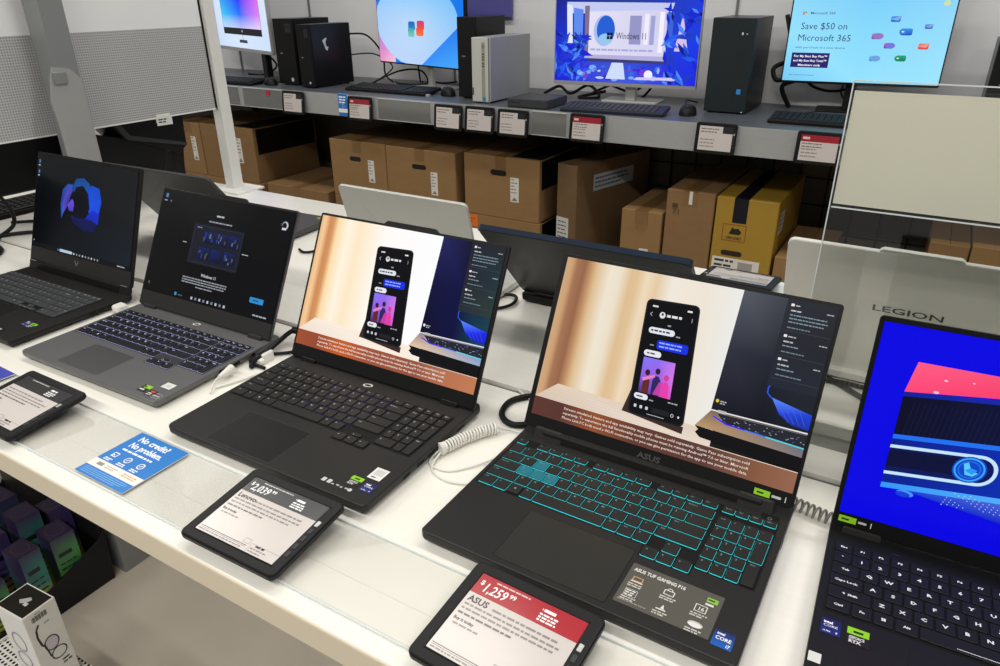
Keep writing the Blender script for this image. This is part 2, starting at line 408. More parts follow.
# ================================================================== LAPTOPS
def u_rows(cfg):
    """(u, v, w, h, legend, glow) of every key, millimetres in the deck plane"""
    u0, v0, p, q, n0, rp, fp = cfg['u0'], cfg['v0'], cfg['p'], cfg['q'], cfg['n0'], cfg['rp'], cfg['fp']
    K = []
    def row(v, h, items, x=u0, unit=p):
        for w, t in items:
            if t is not None: K.append((x, v, w * unit, h, t))
            x += w * unit
    sp = cfg['space']
    bot = cfg['bottom']
    row(v0, rp, bot)
    row(v0 + rp, rp, [(2.25, '\u2191 Shift')] + [(1, t) for t in 'ZXCVBNM'] + [(1, ','), (1, '.'), (1, '/'), (2.75, 'Shift')])
    row(v0 + 2 * rp, rp, [(1.75, 'Caps Lock')] + [(1, t) for t in 'ASDFGHJKL'] + [(1, ';'), (1, "'"), (2.25, 'Enter')])
    row(v0 + 3 * rp, rp, [(1.5, 'Tab')] + [(1, t) for t in 'QWERTYUIOP'] + [(1, '['), (1, ']'), (1.5, '\\')])
    row(v0 + 4 * rp, rp, [(1, '`')] + [(1, t) for t in '1234567890'] + [(1, '-'), (1, '='), (2, 'Backspace')])
    vf = v0 + 5 * rp + cfg.get('fgap', 0)
    if cfg.get('fgroup'):
        for us, n, k0 in cfg['fgroup']:
            for k in range(n):
                w = (us[1] - us[0]) / n; K.append((us[0] + k * w, vf, w, fp, 'Esc' if k0 < 0 else 'F%d' % (k0 + k)))
    else:
        row(vf, fp, [(1, 'Esc')] + [(1, 'F%d' % k) for k in range(1, 13)] + [(1, 'Ins'), (1, 'Del')])
    # number pad
    for k, t in enumerate(('Home', 'End', 'PgUp', 'PgDn')): K.append((n0 + k * q, vf, q, fp, t))
    vb = v0 + cfg.get('npdrop', 0)
    for r, tt in ((4, ('Num', '/', '*', '-')), (3, '789'), (2, '456'), (1, '123')):
        for k, t in enumerate(tt): K.append((n0 + k * q, vb + r * rp, q, rp, t))
    K.append((n0 + 3 * q, vb + 2 * rp, q, 2 * rp, '+')); K.append((n0 + 3 * q, vb, q, 2 * rp, 'Enter '))
    if cfg.get('wide0', True): K.append((n0, vb, 2 * q, rp, '0'))
    else: K.append((n0, vb, q, rp, '0')); K.append((n0 + q, vb, q, rp, 'Ins '))
    K.append((n0 + 2 * q, vb, q, rp, '.'))
    au, av, aw, ah, full = cfg['arrows']
    for k, t in enumerate(('<', 'v', '>')): K.append((au + k * aw, av, aw, ah, t))
    K.append((au + aw, av + ah, aw, full, '^'))
    return K

def key_mesh(key, th, cfg):
    u, v, w, h, t = key
    g = cfg.get('gap', 1.5); hgt = cfg.get('hgt', 1.7) * 0.001
    lit = cfg.get('lit', ())
    m = M['tealkey'] if t in lit else cfg['keymat']
    b = MB()
    x0, y0, x1, y1 = (u + g / 2) / 1000, (v + g / 2) / 1000, (u + w - g / 2) / 1000, (v + h - g / 2) / 1000
    z = th + 0.0005
    b.slab(x0, y0, x1, y1, [(0, z), (0.0001, z + hgt * 0.75), (0.0007, z + hgt)], cfg.get('r', 0.0016), m, seg=2)
    gl = cfg.get('glow')
    if gl and t not in cfg.get('unlit', ()):
        if callable(gl): gl = gl(u, v)
        if gl:
            e = cfg.get('spill', 0.75) * 0.001
            b.slab(x0 - e * .25, y0 - e * 1.25, x1 + e * .4, y1, [(0, th + 0.0004), (0, th + 0.00046)], 0.0016, gl, seg=2)
    lc = cfg.get('legmat')
    if lc and t.strip() and t != ' ':
        s = t.strip()
        one = len(s) == 1
        hh = (cfg.get('leg1', 3.4) if one else cfg.get('legn', 2.0)) / 1000
        if s == 'win':
            cx, cy, q = (x0 + x1) / 2, (y0 + y1) / 2, cfg.get('leg1', 3.4) / 2000
            for dx in (-1, 0):
                for dy in (-1, 0):
                    b.add([(cx + dx * q + .00012, cy + dy * q + .00012, z + hgt + 3e-5), (cx + (dx + 1) * q - .00012, cy + dy * q + .00012, z + hgt + 3e-5), (cx + (dx + 1) * q - .00012, cy + (dy + 1) * q - .00012, z + hgt + 3e-5), (cx + dx * q + .00012, cy + (dy + 1) * q - .00012, z + hgt + 3e-5)], [(0, 1, 2, 3)], lc)
        elif s == 'space':
            if cfg.get('spacebar'):
                b.add([(x0 + .030, y0 + .003, z + hgt + 3e-5), (x1 - .018, y0 + .003, z + hgt + 3e-5), (x1 - .018, y0 + .0036, z + hgt + 3e-5), (x0 + .030, y0 + .0036, z + hgt + 3e-5)], [(0, 1, 2, 3)], lc)
        else:
            vs, fs, tw = glyphs(s, cfg.get('bold', 0.02), 0, 1)
            sc = hh / 0.7; k = min(1.0, (x1 - x0 - .003) / max(tw * sc, 1e-6)); wx = cfg.get('legwide', 1.0)
            if cfg.get('center', False): ox = (x0 + x1) / 2 - tw * sc * k * wx / 2; oy = (y0 + y1) / 2 - hh * k / 2
            else: ox = x0 + .003; oy = y1 - .0035 - hh * k
            b.add([(ox + p[0] * sc * k * wx, oy + p[1] * sc * k, z + hgt + 3e-5) for p in vs], fs, lc)
    return b

def lidframe(spec):
    W, D, th, la, hl, hy, zh = spec['geo']
    s, cc = math.sin(R(la)), math.cos(R(la))
    return Matrix(((1, 0, 0, 0), (0, s, -cc, hy), (0, cc, s, th + zh), (0, 0, 0, 1)))

def laptop(spec):
    W, D, th, la, hl, hy, zh = spec['geo']
    t = thing('laptop', spec['label'], 'laptop', (spec['pos'][0], spec['pos'][1], 0.0), R(spec['yaw']), 'open laptops in the front row')
    dm = spec['deck']
    b = MB(); b.slab(0, 0, W, D, [(0.006, 0.003), (0.0015, 0.0065), (0.0, 0.010), (0.0, th - 0.0022), (0.0003, th - 0.0008), (0.0012, th)], spec.get('corner', 0.012), dm, seg=5)
    for (x0, y0, x1, y1) in ((0.03, 0.015, W - 0.03, 0.022), (0.03, D - 0.03, W - 0.03, D - 0.023)):
        b.box(x0, y0, 0.0, x1, y1, 0.0032, M['blackmatte'])
    b.build('base', t)
    # ports on the right and left edge
    for (v, l) in spec.get('ports', ()):
        b = MB(); b.box(W - 0.003, v, th * 0.45, W + 0.0003, v + l, th * 0.45 + 0.0052, M['tray']); b.build('port', t)
    kc = spec['keys']; K = u_rows(kc)
    # keyboard well and keys
    us = [k[0] for k in K]; ue = [k[0] + k[2] for k in K]; vs = [k[1] for k in K]; ve = [k[1] + k[3] for k in K]
    b = MB()
    mainv = kc['v0']
    b.box((min(us) - 1.5) / 1000, (mainv - 1.5) / 1000, th + 0.0001, (max(ue) + 1.5) / 1000, (max(ve) + 1.5) / 1000, th + 0.0003, kc['traymat'])
    au, av, aw, ah, full = kc['arrows']
    b.box((au - 1) / 1000, (av - 1) / 1000, th + 0.0001, (au + 3 * aw + 1) / 1000, (mainv - 1.4) / 1000, th + 0.0003, kc['traymat'])
    if kc.get('npdrop', 0) < 0:
        b.box((kc['n0'] - 1) / 1000, (mainv + kc['npdrop'] - 1) / 1000, th + 0.0001, (kc['n0'] + 4 * kc['q'] + 1) / 1000, (mainv - 1.4) / 1000, th + 0.0003, kc['traymat'])
    kb = b.build('keyboard', t)
    for k in K: key_mesh(k, th, kc).build('key', kb)
    # touchpad
    u0, v0, u1, v1 = [x / 1000 for x in spec['pad']]
    b = MB(); b.slab(u0 - 0.0006, v0 - 0.0006, u1 + 0.0006, v1 + 0.0006, [(0, th + 0.00005), (0, th + 0.00015)], 0.003, spec['padrim'], seg=2)
    b.slab(u0, v0, u1, v1, [(0, th + 0.0001), (0.0002, th + 0.0003)], 0.003, spec['padmat'], seg=2); b.build('touchpad', t)
    # lid
    X = lidframe(spec)
    b = MB(); b.slab(0, 0, W, hl, [(0.0025, -0.0065), (0.0004, -0.005), (0.0, -0.0035), (0.0, -0.0008), (0.0004, 0.0)], spec.get('lcorner', 0.004), spec.get('lidmat', dm), seg=4, mtop=M['bezel'])
    lid = b.build('lid', t, X)
    if spec.get('bump'):
        ua, ub, dv = spec['bump']
        b = MB(); b.prism([(ua / 1000, hl - 0.004), (ub / 1000, hl - 0.004), (ub / 1000 - 0.001, hl + 0.0005), (ub / 1000 - 0.007, hl + dv / 1000), (ua / 1000 + 0.006, hl + dv / 1000), (ua / 1000 + 0.001, hl + 0.0005)], -0.0064, 0.0003, M['bezel'], 'z')
        um = (ua + ub) / 2000; b.cyl((um, hl - 0.0005, 0.0002), (um, hl - 0.0005, 0.0006), 0.0016, 0.0016, M['tray'], 12)
        b.build('webcam_bump', lid, X)
    # chin and hinges
    b = MB(); ch = spec['chin'] / 1000; b.box(0.003, 0.001, 0.0, W - 0.003, ch, 0.0007, spec['chinmat']); b.build('chin', lid, X)
    for (ua, ub) in spec['hinge']:
        b = MB(); ua /= 1000; ub /= 1000
        b.slab(ua, -0.0095 - zh * 0.6, ub, 0.0035, [(0.001, -0.006), (0, -0.004), (0, 0.0022), (0.001, 0.0034)], 0.003, spec['hingemat'], X=X, seg=2)
        if spec.get('hingebar'):
            b.box(ua + 0.004, 0.0008, 0.0034, ub - 0.004, 0.0028, 0.0040, M['chrome'] if spec['hingebar'] == 'chrome' else M['charcoal'], X=X)
        b.build('hinge', t)
    # hinge block behind
    if zh > 0.006:
        b = MB(); b.slab(0.032, hy - 0.006, W - 0.032, hy + 0.007, [(0.001, th - 0.001), (0, th + 0.001), (0.0, th + zh), (0.002, th + zh + 0.003)], 0.003, dm, seg=2); b.build('hinge_cover', t)
    # screen
    u0, v0, u1, v1 = spec['scr']
    P = Paint(X @ Vector((0, 0, 0.0009)), (X @ Vector((1, 0, 0)) - X @ Vector((0, 0, 0))), (X @ Vector((0, 1, 0)) - X @ Vector((0, 0, 0))))
    spec['paint'](P, u0, v0, u1, v1); P.build('screen', M['screen'], lid)
    # printing on the chin / deck
    for fn in spec.get('extra', ()): fn(t, lid, X, th, W)
    return t

def deck_paint(th, z=0.0004): return Paint((0, 0, th + z), (1, 0, 0), (0, 1, 0))
def lid_paint(X, n=0.0012): return Paint(X @ Vector((0, 0, n)), X.to_3x3() @ Vector((1, 0, 0)), X.to_3x3() @ Vector((0, 1, 0)))

# ------------------------------------------------------------------ screen pictures
def ad_picture(look):
    bright = look == 'bright'
    def paint(P, u0, v0, u1, v1):
        def w0(p): return (u0 + (p[0] - 8) * (u1 - u0) / 345, v0 + (p[1] - 18) * (v1 - v0) / 220)
        P.warp = w0
        if bright:
            st = [(0, c(236, 190, 140)), (.035, c(246, 202, 150)), (.075, c(206, 140, 88)), (.11, c(214, 150, 98)), (.15, c(255, 222, 172)), (.24, c(255, 244, 224)), (.34, c(253, 232, 200)), (.42, c(255, 240, 214)), (.55, c(255, 250, 246)), (1, c(252, 253, 255))]
        else:
            st = [(0, c(206, 168, 128)), (.035, c(204, 160, 116)), (.065, c(164, 116, 84)), (.115, c(150, 102, 74)), (.15, c(190, 142, 100)), (.19, c(222, 190, 146)), (.27, c(238, 228, 208)), (.33, c(236, 224, 202)), (.39, c(222, 190, 146)), (.43, c(224, 194, 152)), (.48, c(238, 218, 188)), (.54, c(228, 202, 164)), (.62, c(240, 232, 218)), (.80, c(238, 228, 212)), (1, c(236, 236, 234))]
        P.gradx(8, 18, 250, 238, st)
        topc = c(252, 236, 220) if bright else c(226, 206, 186)
        P.raw([(8, 43), (37, 67), (250, 62), (250, 30), (8, 30)], [(0, 1, 2, 3, 4)], [mixc(topc, BLACK, .1), topc, topc, mixc(topc, WHITE, .4), mixc(topc, BLACK, .15)]); P.up()
        for k in range(5):
            a = 46 + k * 3.4; P.line([(12 + k * 4.2, a), (246, a - 1.5 * (5 - k) / 5)], .25, mixc(topc, c(120, 80, 50), .25))
        # phone stand
        P.poly([(132, 56), (139, 92), (146, 62), (214, 57), (214, 48), (146, 55)], c(58, 42, 38))
        # brown front face
        if bright: bs = [(0, c(160, 80, 50)), (.12, c(150, 76, 50)), (.28, c(200, 96, 38)), (.42, c(160, 82, 54)), (.7, c(150, 84, 62)), (.85, c(184, 114, 80)), (1, c(196, 124, 86))]
        else: bs = [(0, c(96, 56, 46)), (.12, c(88, 54, 48)), (.27, c(146, 80, 44)), (.42, c(100, 58, 46)), (.7, c(92, 60, 52)), (.9, c(140, 92, 68)), (1, c(150, 102, 78))]
        P.gradx(8, 18, 353, 43, bs)
        P.line([(200, 43), (353, 43)], .8, c(238, 220, 205))
        # notebook pictured at the right
        if bright: rows = [[c(34, 34, 92), c(16, 16, 44), c(34, 40, 52)], [c(14, 14, 60), c(12, 14, 62), c(24, 50, 62)], [c(8, 8, 34), c(8, 12, 60), c(20, 70, 86)]]
        else: rows = [[c(84, 88, 98), c(62, 65, 73), c(44, 46, 52)], [c(46, 48, 62), c(34, 36, 46), c(34, 38, 44)], [c(22, 23, 32), c(16, 18, 30), c(24, 30, 38)]]
        P.warp = lambda p: w0((p[0] - (238 - p[1]) / 150.0 * 4.5 * (353 - p[0]) / 107.0, p[1]))
        P.grid(246, 88, 353, 238, rows)
        P.warp = w0
        blue = c(24, 44, 240) if bright else c(30, 66, 214)
        P.raw([(306, 120), (353, 111), (353, 93), (334, 94), (318, 103)], [(0, 1, 2, 3, 4)], [c(90, 140, 255), blue, mixc(blue, BLACK, .35), mixc(blue, BLACK, .5), blue]); P.up()
        for k in range(4): P.line([(312 + k * 9, 117 - k * 1.6), (330 + k * 6, 96)], .5, mixc(blue, WHITE, .08))
        P.line([(304, 137), (299.5, 131), (300, 124), (306, 119)], 1.4, c(40, 90, 230))
        P.grid(297, 133, 353, 238, [[c(34, 36, 46), c(38, 40, 46)], [c(36, 34, 46), c(32, 52, 60)], [c(34, 42, 56), c(44, 60, 56)]] if bright else [[c(44, 46, 54), c(42, 44, 50)], [c(38, 40, 48), c(36, 38, 44)], [c(34, 38, 54), c(36, 40, 50)]])
        for k, vv in enumerate((230, 193, 165)):
            P.rect(302, vv, 305.5, vv + 3, c(238, 238, 240)); P.bars(307, vv + .5, 9, 1, 3, 1.4, c(180, 182, 188), seed=k)
            P.bars(342, vv - 3, 9, 1, 3, 1.3, c(170, 172, 178), seed=k + 3)
            P.bars(303, vv - 6, 14, 1, 3, 1.7, c(186, 186, 192), seed=k + 5)
            P.bars(303, vv - 11, 44 if k == 0 else 22, 1 if k else 3, 4.2, 1.4, c(128, 146, 156), seed=k + 9)
            P.bars(303, vv - (26 if k == 0 else 18), 30, 1, 3, 1.4, c(110, 128, 136), seed=k + 12)
            P.line([(300, vv - 22 - (7 if k == 0 else 0)), (352, vv - 22 - (7 if k == 0 else 0))], .4, c(70, 74, 80))
        P.ell(246.5, 100, 2, 2.2, c(230, 200, 40) if not bright else c(240, 240, 240), 14); P.bars(250, 99.5, 8, 2, 2.6, 1.4, c(180, 180, 182), seed=20)
        # its keyboard deck
        P.raw([(227, 64), (242, 87), (353, 89), (353, 61)], [(0, 1, 2, 3)], [c(188, 150, 104), c(120, 104, 92), c(92, 96, 110), c(120, 118, 124)] if not bright else [c(232, 200, 160), c(150, 130, 140), c(100, 120, 170), c(150, 170, 205)]); P.up()
        P.poly([(250, 85), (353, 87), (353, 71), (262, 74)], c(38, 38, 46))
        rnd = random.Random(4)
        for k in range(34):
            x = 254 + rnd.random() * 97; y = 74 + rnd.random() * 10; P.raw([(x, y), (x + 1.8, y), (x + 1.8, y + .9), (x, y + .9)], [(0, 1, 2, 3)], c(150, 158, 172) if rnd.random() < .6 else c(70, 96, 170))
        P.up()
        P.line([(246, 80.5), (262, 75), (285, 74)], 1.6, c(58, 34, 255)); P.line([(285, 74), (310, 73)], 1.5, c(60, 120, 240)); P.line([(310, 73), (353, 71.5)], 1.5, c(80, 214, 238))
        P.line([(242, 87.5), (353, 89.5)], 1.4, c(236, 236, 234)); P.rect(250, 86, 260, 89.5, c(190, 190, 188))
        P.poly([(227, 64), (353, 60), (353, 44), (236, 51), (229, 56), (232, 60)], c(14, 14, 17))
        # the phone
        def wp(p):
            a, bb = p[0] / 70.0, p[1] / 150.0
            x = (1 - bb) * ((1 - a) * 141 + a * 213) + bb * ((1 - a) * 132 + a * 199)
            y = (1 - bb) * 57 + bb * ((1 - a) * 204 + a * 207)
            return w0((x, y))
        P.warp = wp
        P.rrect(-1, -1, 71, 151, 7, c(26, 26, 30)); P.rrect(1, 1, 69, 149, 6, c(10, 11, 15))
        P.bars(8, 141, 12, 1, 3, 2.2, c(220, 220, 222)); P.bars(55, 141, 9, 1, 3, 2.2, c(230, 230, 232), seed=2)
        P.ell(23, 132, 4, 4.2, c(226, 226, 228), 18); P.ell(23, 133, 1.6, 1.9, c(90, 60, 50), 12); P.bars(29, 130.4, 20, 1, 3, 3.2, c(225, 225, 228), seed=31)
        P.line([(9, 134), (6.5, 131.5), (9, 129)], .7, c(200, 200, 204)); P.rect(62, 128.5, 63, 134, c(150, 150, 155))
        P.bars(32, 119, 6, 1, 3, 1.8, c(160, 160, 165))
        P.rrect(8, 107, 43, 115, 3.9, c(226, 230, 238)); P.bars(11, 110, 28, 1, 3, 2.2, c(60, 64, 80), seed=4); P.bars(45, 107, 9, 1, 3, 1.6, c(160, 160, 166), seed=5)
        P.rrect(22, 88, 63, 100, 3, c(22, 48, 226)); P.bars(25, 95.5, 34, 2, 4.6, 2.0, c(150, 176, 255), seed=6); P.bars(13, 91, 7, 1, 3, 1.6, c(150, 150, 156))
        P.rrect(7, 77, 30, 85, 3.8, c(232, 234, 240)); P.bars(11, 80, 14, 1, 3, 2.0, c(80, 84, 96), seed=7)
        P.grid(8, 29, 50, 75, [[c(130, 120, 250), c(140, 110, 240), c(196, 120, 235)], [c(140, 96, 230), c(160, 90, 225), c(216, 120, 230)], [c(70, 40, 90), c(120, 70, 200), c(214, 90, 200)]])
        for (x, ww, hh, cc_, hc) in ((12, 9, 27, c(96, 44, 40), c(60, 26, 30)), (24, 11, 31, c(44, 38, 96), c(40, 30, 50)), (37, 9, 25, c(232, 62, 168), c(214, 60, 150))):
            P.poly([(x, 29), (x + ww, 29), (x + ww, 29 + hh * .6), (x + ww * .7, 29 + hh * .8), (x + ww * .3, 29 + hh * .8), (x, 29 + hh * .6)], cc_); P.ell(x + ww / 2, 29 + hh, 3.2, 4, hc, 16)
        P.poly([(10, 48), (26, 55), (27, 52), (12, 44)], c(230, 130, 190)); P.poly([(27, 30), (35, 30), (37, 47), (33, 47)], c(200, 60, 160))
        P.rrect(4, 20, 22, 27.5, 3.6, c(232, 234, 240)); P.bars(7, 22.6, 10, 1, 3, 2, c(90, 94, 106), seed=8); P.bars(24, 21, 8, 1, 3, 1.6, c(160, 160, 166)); P.bars(48, 29 - 5, 14, 1, 3, 1.6, c(170, 170, 176), seed=9)
        for x in (6, 13.5, 21): P.rrect(x, 8.5, x + 3.4, 12.5, .8, c(210, 210, 214))
        P.rrect(29, 7, 52, 13.5, 3, c(30, 31, 36)); P.ring(55.5, 10, 2, 2.2, .7, c(210, 210, 214), 14); P.ell(63.5, 10, 1.3, 1.5, c(210, 210, 214), 12)
        P.rect(24, 3.2, 46, 4.0, c(190, 190, 194))
        P.warp = w0
        tcol = c(250, 236, 228) if bright else c(236, 220, 212)
        for k, s in enumerate(('Screens simulated, feature and app availability may vary. Games sold separately. Game Pass subscription sold',
                               'separately. To experience the full functionality mobile phones must be running Android\u2122 7.0 or later. Microsoft',
                               'Phone Link PC both need a Wi-Fi connection, or you can give permission for the app to use your mobile data.')):
            P.text(s, 54, 35.6 - k * 6.2, 3.3, tcol, .012, width=246, res=1)
        P.warp = None
    return paint

def paint_victus(P, u0, v0, u1, v1):
    P.grid(u0, v0, u1, v1, [[c(12, 15, 19), c(16, 18, 22), c(22, 24, 26)], [c(2, 3, 5), c(9, 11, 15), c(22, 25, 28)], [c(2, 2, 3), c(9, 16, 23), c(22, 31, 40)]])
    def petal(pts, c0, c1): P.raw(pts, [tuple(range(len(pts)))], [mixc(c0, c1, i / (len(pts) - 1)) for i in range(len(pts))]); P.up()
    petal([(106, 106), (100, 140), (104, 170), (122, 184), (140, 184), (136, 170), (122, 150), (112, 120)], c(52, 30, 120), c(20, 110, 220))
    petal([(112, 120), (110, 150), (126, 176), (146, 180), (134, 160), (128, 140)], c(104, 70, 190), c(10, 60, 160))
    petal([(136, 176), (150, 198), (176, 202), (198, 192), (202, 178), (186, 168), (156, 166)], c(16, 60, 130), c(24, 90, 170))
    petal([(186, 172), (204, 190), (232, 186), (242, 160), (236, 130), (222, 118), (206, 126), (196, 146)], c(14, 70, 190), c(22, 80, 230))
    petal([(200, 128), (214, 140), (238, 134), (236, 112), (216, 106), (184, 112)], c(20, 50, 220), c(14, 34, 150))
    petal([(126, 140), (140, 154), (150, 148), (146, 128), (132, 128)], c(120, 84, 210), c(60, 60, 190))
    petal([(140, 120), (160, 116), (210, 118), (232, 112), (228, 96), (190, 92), (150, 104)], c(14, 24, 90), c(10, 18, 70))
    petal([(146, 150), (150, 180), (176, 186), (196, 170), (204, 140), (186, 120), (156, 124)], c(5, 8, 14), c(6, 10, 24))
    for y in (218, 196): P.rect(10, y, 15, y + 7, c(70, 130, 190)); P.bars(8, y - 6, 10, 1, 3, 2.2, c(180, 190, 200))
    P.rect(u0, v0, u1, v0 + 9, c(12, 15, 19))
    P.rrect(110, v0 + 2, 156, v0 + 8, 2, c(176, 200, 216)); P.rect(102, v0 + 2.5, 106, v0 + 6.5, c(70, 130, 190))
    for k in range(9): P.rect(160 + k * 10.5, v0 + 2.5, 164 + k * 10.5, v0 + 6.5, c(150, 156, 164) if k % 3 else c(200, 208, 216))
    P.bars(312, v0 + 3, 34, 1, 4, 2.4, c(170, 176, 184), seed=2); P.bars(10, v0 + 12, 5, 1, 4, 2.4, c(180, 186, 192))

def paint_setup(P, u0, v0, u1, v1):
    P.grid(u0, v0, u1, v1, [[c(20, 20, 21), c(13, 14, 14), c(10, 10, 11)], [c(12, 12, 13), c(7, 7, 8), c(9, 9, 10)], [c(10, 10, 11), c(7, 8, 9), c(9, 11, 15)]])
    P.rrect(12, 216, 19, 224, 1.5, c(70, 130, 170)); P.bars(10, 209, 13, 1, 3, 2.4, c(150, 156, 162)); P.bars(28, 209, 4, 1, 3, 2.4, c(150, 156, 162))
    P.bars(163, 196, 32, 1, 3, 3, c(190, 192, 196)); P.bars(146, 184, 66, 1, 3, 2.6, c(150, 154, 160), seed=3)
    P.rrect(109, 101, 243, 178, 4, c(26, 28, 40)); P.frame(112, 104, 240, 175, .6, c(52, 56, 84)); P.bars(118, 170, 20, 1, 3, 2, c(130, 136, 160))
    rnd = random.Random(5)
    for (y0, y1) in ((143, 166), (112, 135)):
        for k in range(3):
            x = 140 + k * 34 - (6 if y0 < 130 else 0)
            P.raw([(x, y0), (x + 30, y0), (x + 30, y1), (x, y1)], [(0, 1, 2, 3)], [c(12, 20, 60), c(13, 15, 30), c(22, 34, 70), c(20, 36, 110)]); P.up()
            for q in range(7):
                xx = x + rnd.random() * 24; yy = y0 + rnd.random() * 14; P.rect(xx, yy, xx + rnd.uniform(2, 5), yy + rnd.uniform(3, 9), rnd.choice([c(96, 112, 128), c(40, 60, 140), c(20, 30, 80), c(80, 80, 60)]))
    P.bars(88, 137, 16, 1, 3, 1.6, c(190, 192, 196)); P.bars(248, 137, 22, 1, 3, 1.6, c(190, 192, 196), seed=2)
    P.text('Windows 11', 176, 80, 5.5, c(200, 202, 206), .02, align='c')
    P.bars(108, 72, 130, 3, 4.6, 2.2, c(150, 154, 160), seed=6); P.bars(148, 57, 54, 1, 3, 2.2, c(150, 154, 160), seed=9)
    P.rrect(291, 57, 325, 67, 2, c(44, 142, 206)); P.bars(299, 61, 18, 1, 3, 2.2, c(20, 60, 100))
    P.ell(336, 204, 7.5, 7.5, c(190, 196, 204), 20); P.ell(334.5, 203, 5.5, 6.5, c(16, 17, 18), 20); P.rect(330, 196, 340, 200, c(210, 214, 220)); P.bars(324, 205, 5, 1, 3, 2, c(60, 64, 70))
    P.rrect(96, v0 + 4, 102, v0 + 10, 1.5, c(60, 150, 200)); P.bars(106, v0 + 5, 16, 1, 3, 2, c(90, 96, 104))
    for k in range(9): P.rect(142 + k * 11, v0 + 4, 147 + k * 11, v0 + 9, c(186, 190, 198) if k % 2 == 0 else c(120, 130, 150))
    P.bars(306, v0 + 5, 38, 1, 3, 2.6, c(170, 174, 180), seed=3); P.line([(20, v0 + 18), (17, v0 + 15.5), (20, v0 + 13)], .8, c(170, 172, 176))

def paint_blue(P, u0, v0, u1, v1):
    P.rect(u0, v0, u1, v1, c(2, 0, 226))
    E = 318; k_ = (E - 38) * .138
    P.raw([(44, 204), (E - 40, 207), (38, 170)], [(0, 1, 2)], [c(255, 92, 132), c(236, 44, 84), c(255, 70, 120)]); P.up()
    for (x, y, r_) in ((66, 176, 2.6), (72, 190, 1.8), (96, 193, 1.2), (126, 190, 2.2), (160, 196, 1.8)): P.ell(x, y, r_, r_ * .6, c(255, 190, 205) if x < 100 else c(120, 10, 40), 10)
    def band(a, e, c0, c1): P.raw([(38, a), (E, a + k_), (E, e + k_), (38, e)], [(0, 1, 2, 3)], [c0, c1, c1, c0]); P.up()
    band(170, 165, c(12, 30, 150), c(30, 50, 190)); band(165, 122, c(6, 8, 36), c(10, 20, 74))
    for k in range(56): P.line([(46 + k * 4.8, 123 + k * .66), (50 + k * 4.8, 160 + k * .66)], .3, c(24, 34, 80)); P.lay -= 1
    P.up(); band(122, 117, c(30, 110, 240), c(40, 120, 250)); band(117, 62, c(4, 30, 140), c(6, 60, 214))
    P.warp = lambda p: (p[0], p[1] + (p[0] - 38) * .135)
    P.rrect(20, 76, 136, 110, 16.5, c(196, 230, 255), 8); P.rrect(20, 79.5, 132.5, 106.5, 13, c(8, 20, 90), 8); P.rrect(20, 85, 124, 104, 9, c(6, 12, 54), 6)
    P.ell(112, 93, 15, 14.5, c(10, 70, 200), 24); P.ring(112, 93, 13.5, 13, 1.6, c(60, 170, 250), 26); P.ring(112, 93, 10, 9.6, 1, c(30, 120, 240), 24)
    P.poly([(106, 99), (110, 101), (114, 92), (120, 90), (116, 86), (109, 87)], c(90, 200, 255)); P.poly([(108, 92), (113, 95), (119, 93), (115, 88)], c(40, 150, 250))
    P.warp = None
    P.rect(u0, 52, 37.8, 120, c(2, 0, 226))
    band(66, 60, c(50, 150, 250), c(110, 200, 255))
    P.raw([(60, 63), (E, 60 + k_), (E, 74), (150, 54)], [(0, 1, 2, 3)], [c(20, 60, 210), c(120, 150, 220), c(90, 110, 200), c(10, 30, 200)]); P.up()
    for k in range(60):
        x = 96 + (k * 37 % 78); y = 58 + (k * 17 % 16) + (x - 96) * .08; P.rect(x, y, x + .9, y + .9, c(190, 210, 240))
    P.ell(62, 60, 8, 3.5, c(70, 150, 250), 16); P.ell(60, 58.5, 7, 3, c(20, 60, 220), 16)

# ------------------------------------------------------------------ stickers and marks
def sticker(t, th, pts_fn, name='sticker', label=None, mt='inkgloss'):
    P = deck_paint(th); pts_fn(P); o = P.build(name, M[mt], t)
    if label: o['label'] = label
    return o
def core_sticker(u0, v0, u1, v1, ultra=False):
    def f(P):
        if ultra:
            P.rrect(u0, v0, u1, v1, .8, [c(24, 40, 120), c(20, 24, 84)]); w = u1 - u0; h = v1 - v0
            P.text('intel', u0 + w * .12, v0 + h * .68, h * .16, WHITE, .04); P.text('CORE', u0 + w * .12, v0 + h * .46, h * .15, WHITE, .0, width=w * .72); P.text('ULTRA', u0 + w * .12, v0 + h * .12, h * .09, WHITE, .02, width=w * .4); P.text('9', u0 + w * .76, v0 + h * .12, h * .12, WHITE, .03); return
        P.rrect(u0, v0, u1, v1, .8, [c(20, 96, 190), c(18, 26, 92)]); w = u1 - u0; h = v1 - v0
        P.text('intel', u0 + w * .14, v0 + h * .72, h * .14, WHITE, .03); P.text('CORE', u0 + w * .12, v0 + h * .42, h * .2, WHITE, .02, width=w * .76); P.text('i7', u0 + w * .7, v0 + h * .1, h * .18, WHITE, .02)
    return f
def rtx_sticker(u0, v0, u1, v1):
    def f(P):
        w = u1 - u0; h = v1 - v0
        P.rrect(u0, v0, u1, v1, .6, c(24, 24, 24)); P.rect(u0, v0 + h * .58, u1, v1, c(140, 206, 30)); P.bars(u0 + w * .28, v0 + h * .7, w * .6, 1, 3, h * .14, c(20, 50, 10))
        P.text('GEFORCE', u0 + w * .1, v0 + h * .32, h * .16, c(220, 220, 220), .03, width=w * .7); P.text('RTX', u0 + w * .1, v0 + h * .08, h * .18, c(220, 220, 220), .04)
    return f
def emblem_ring(u, v, r):
    def f(t, lid, X, th, W):
        P = deck_paint(th); P.warp = lambda p: (u + (p[0] - u) + (p[1] - v) * .35, p[1]); P.ring(u, v, r, r * .62, r * .24, c(226, 226, 226), 32); P.build('emblem', M['ink'], t)
    return f

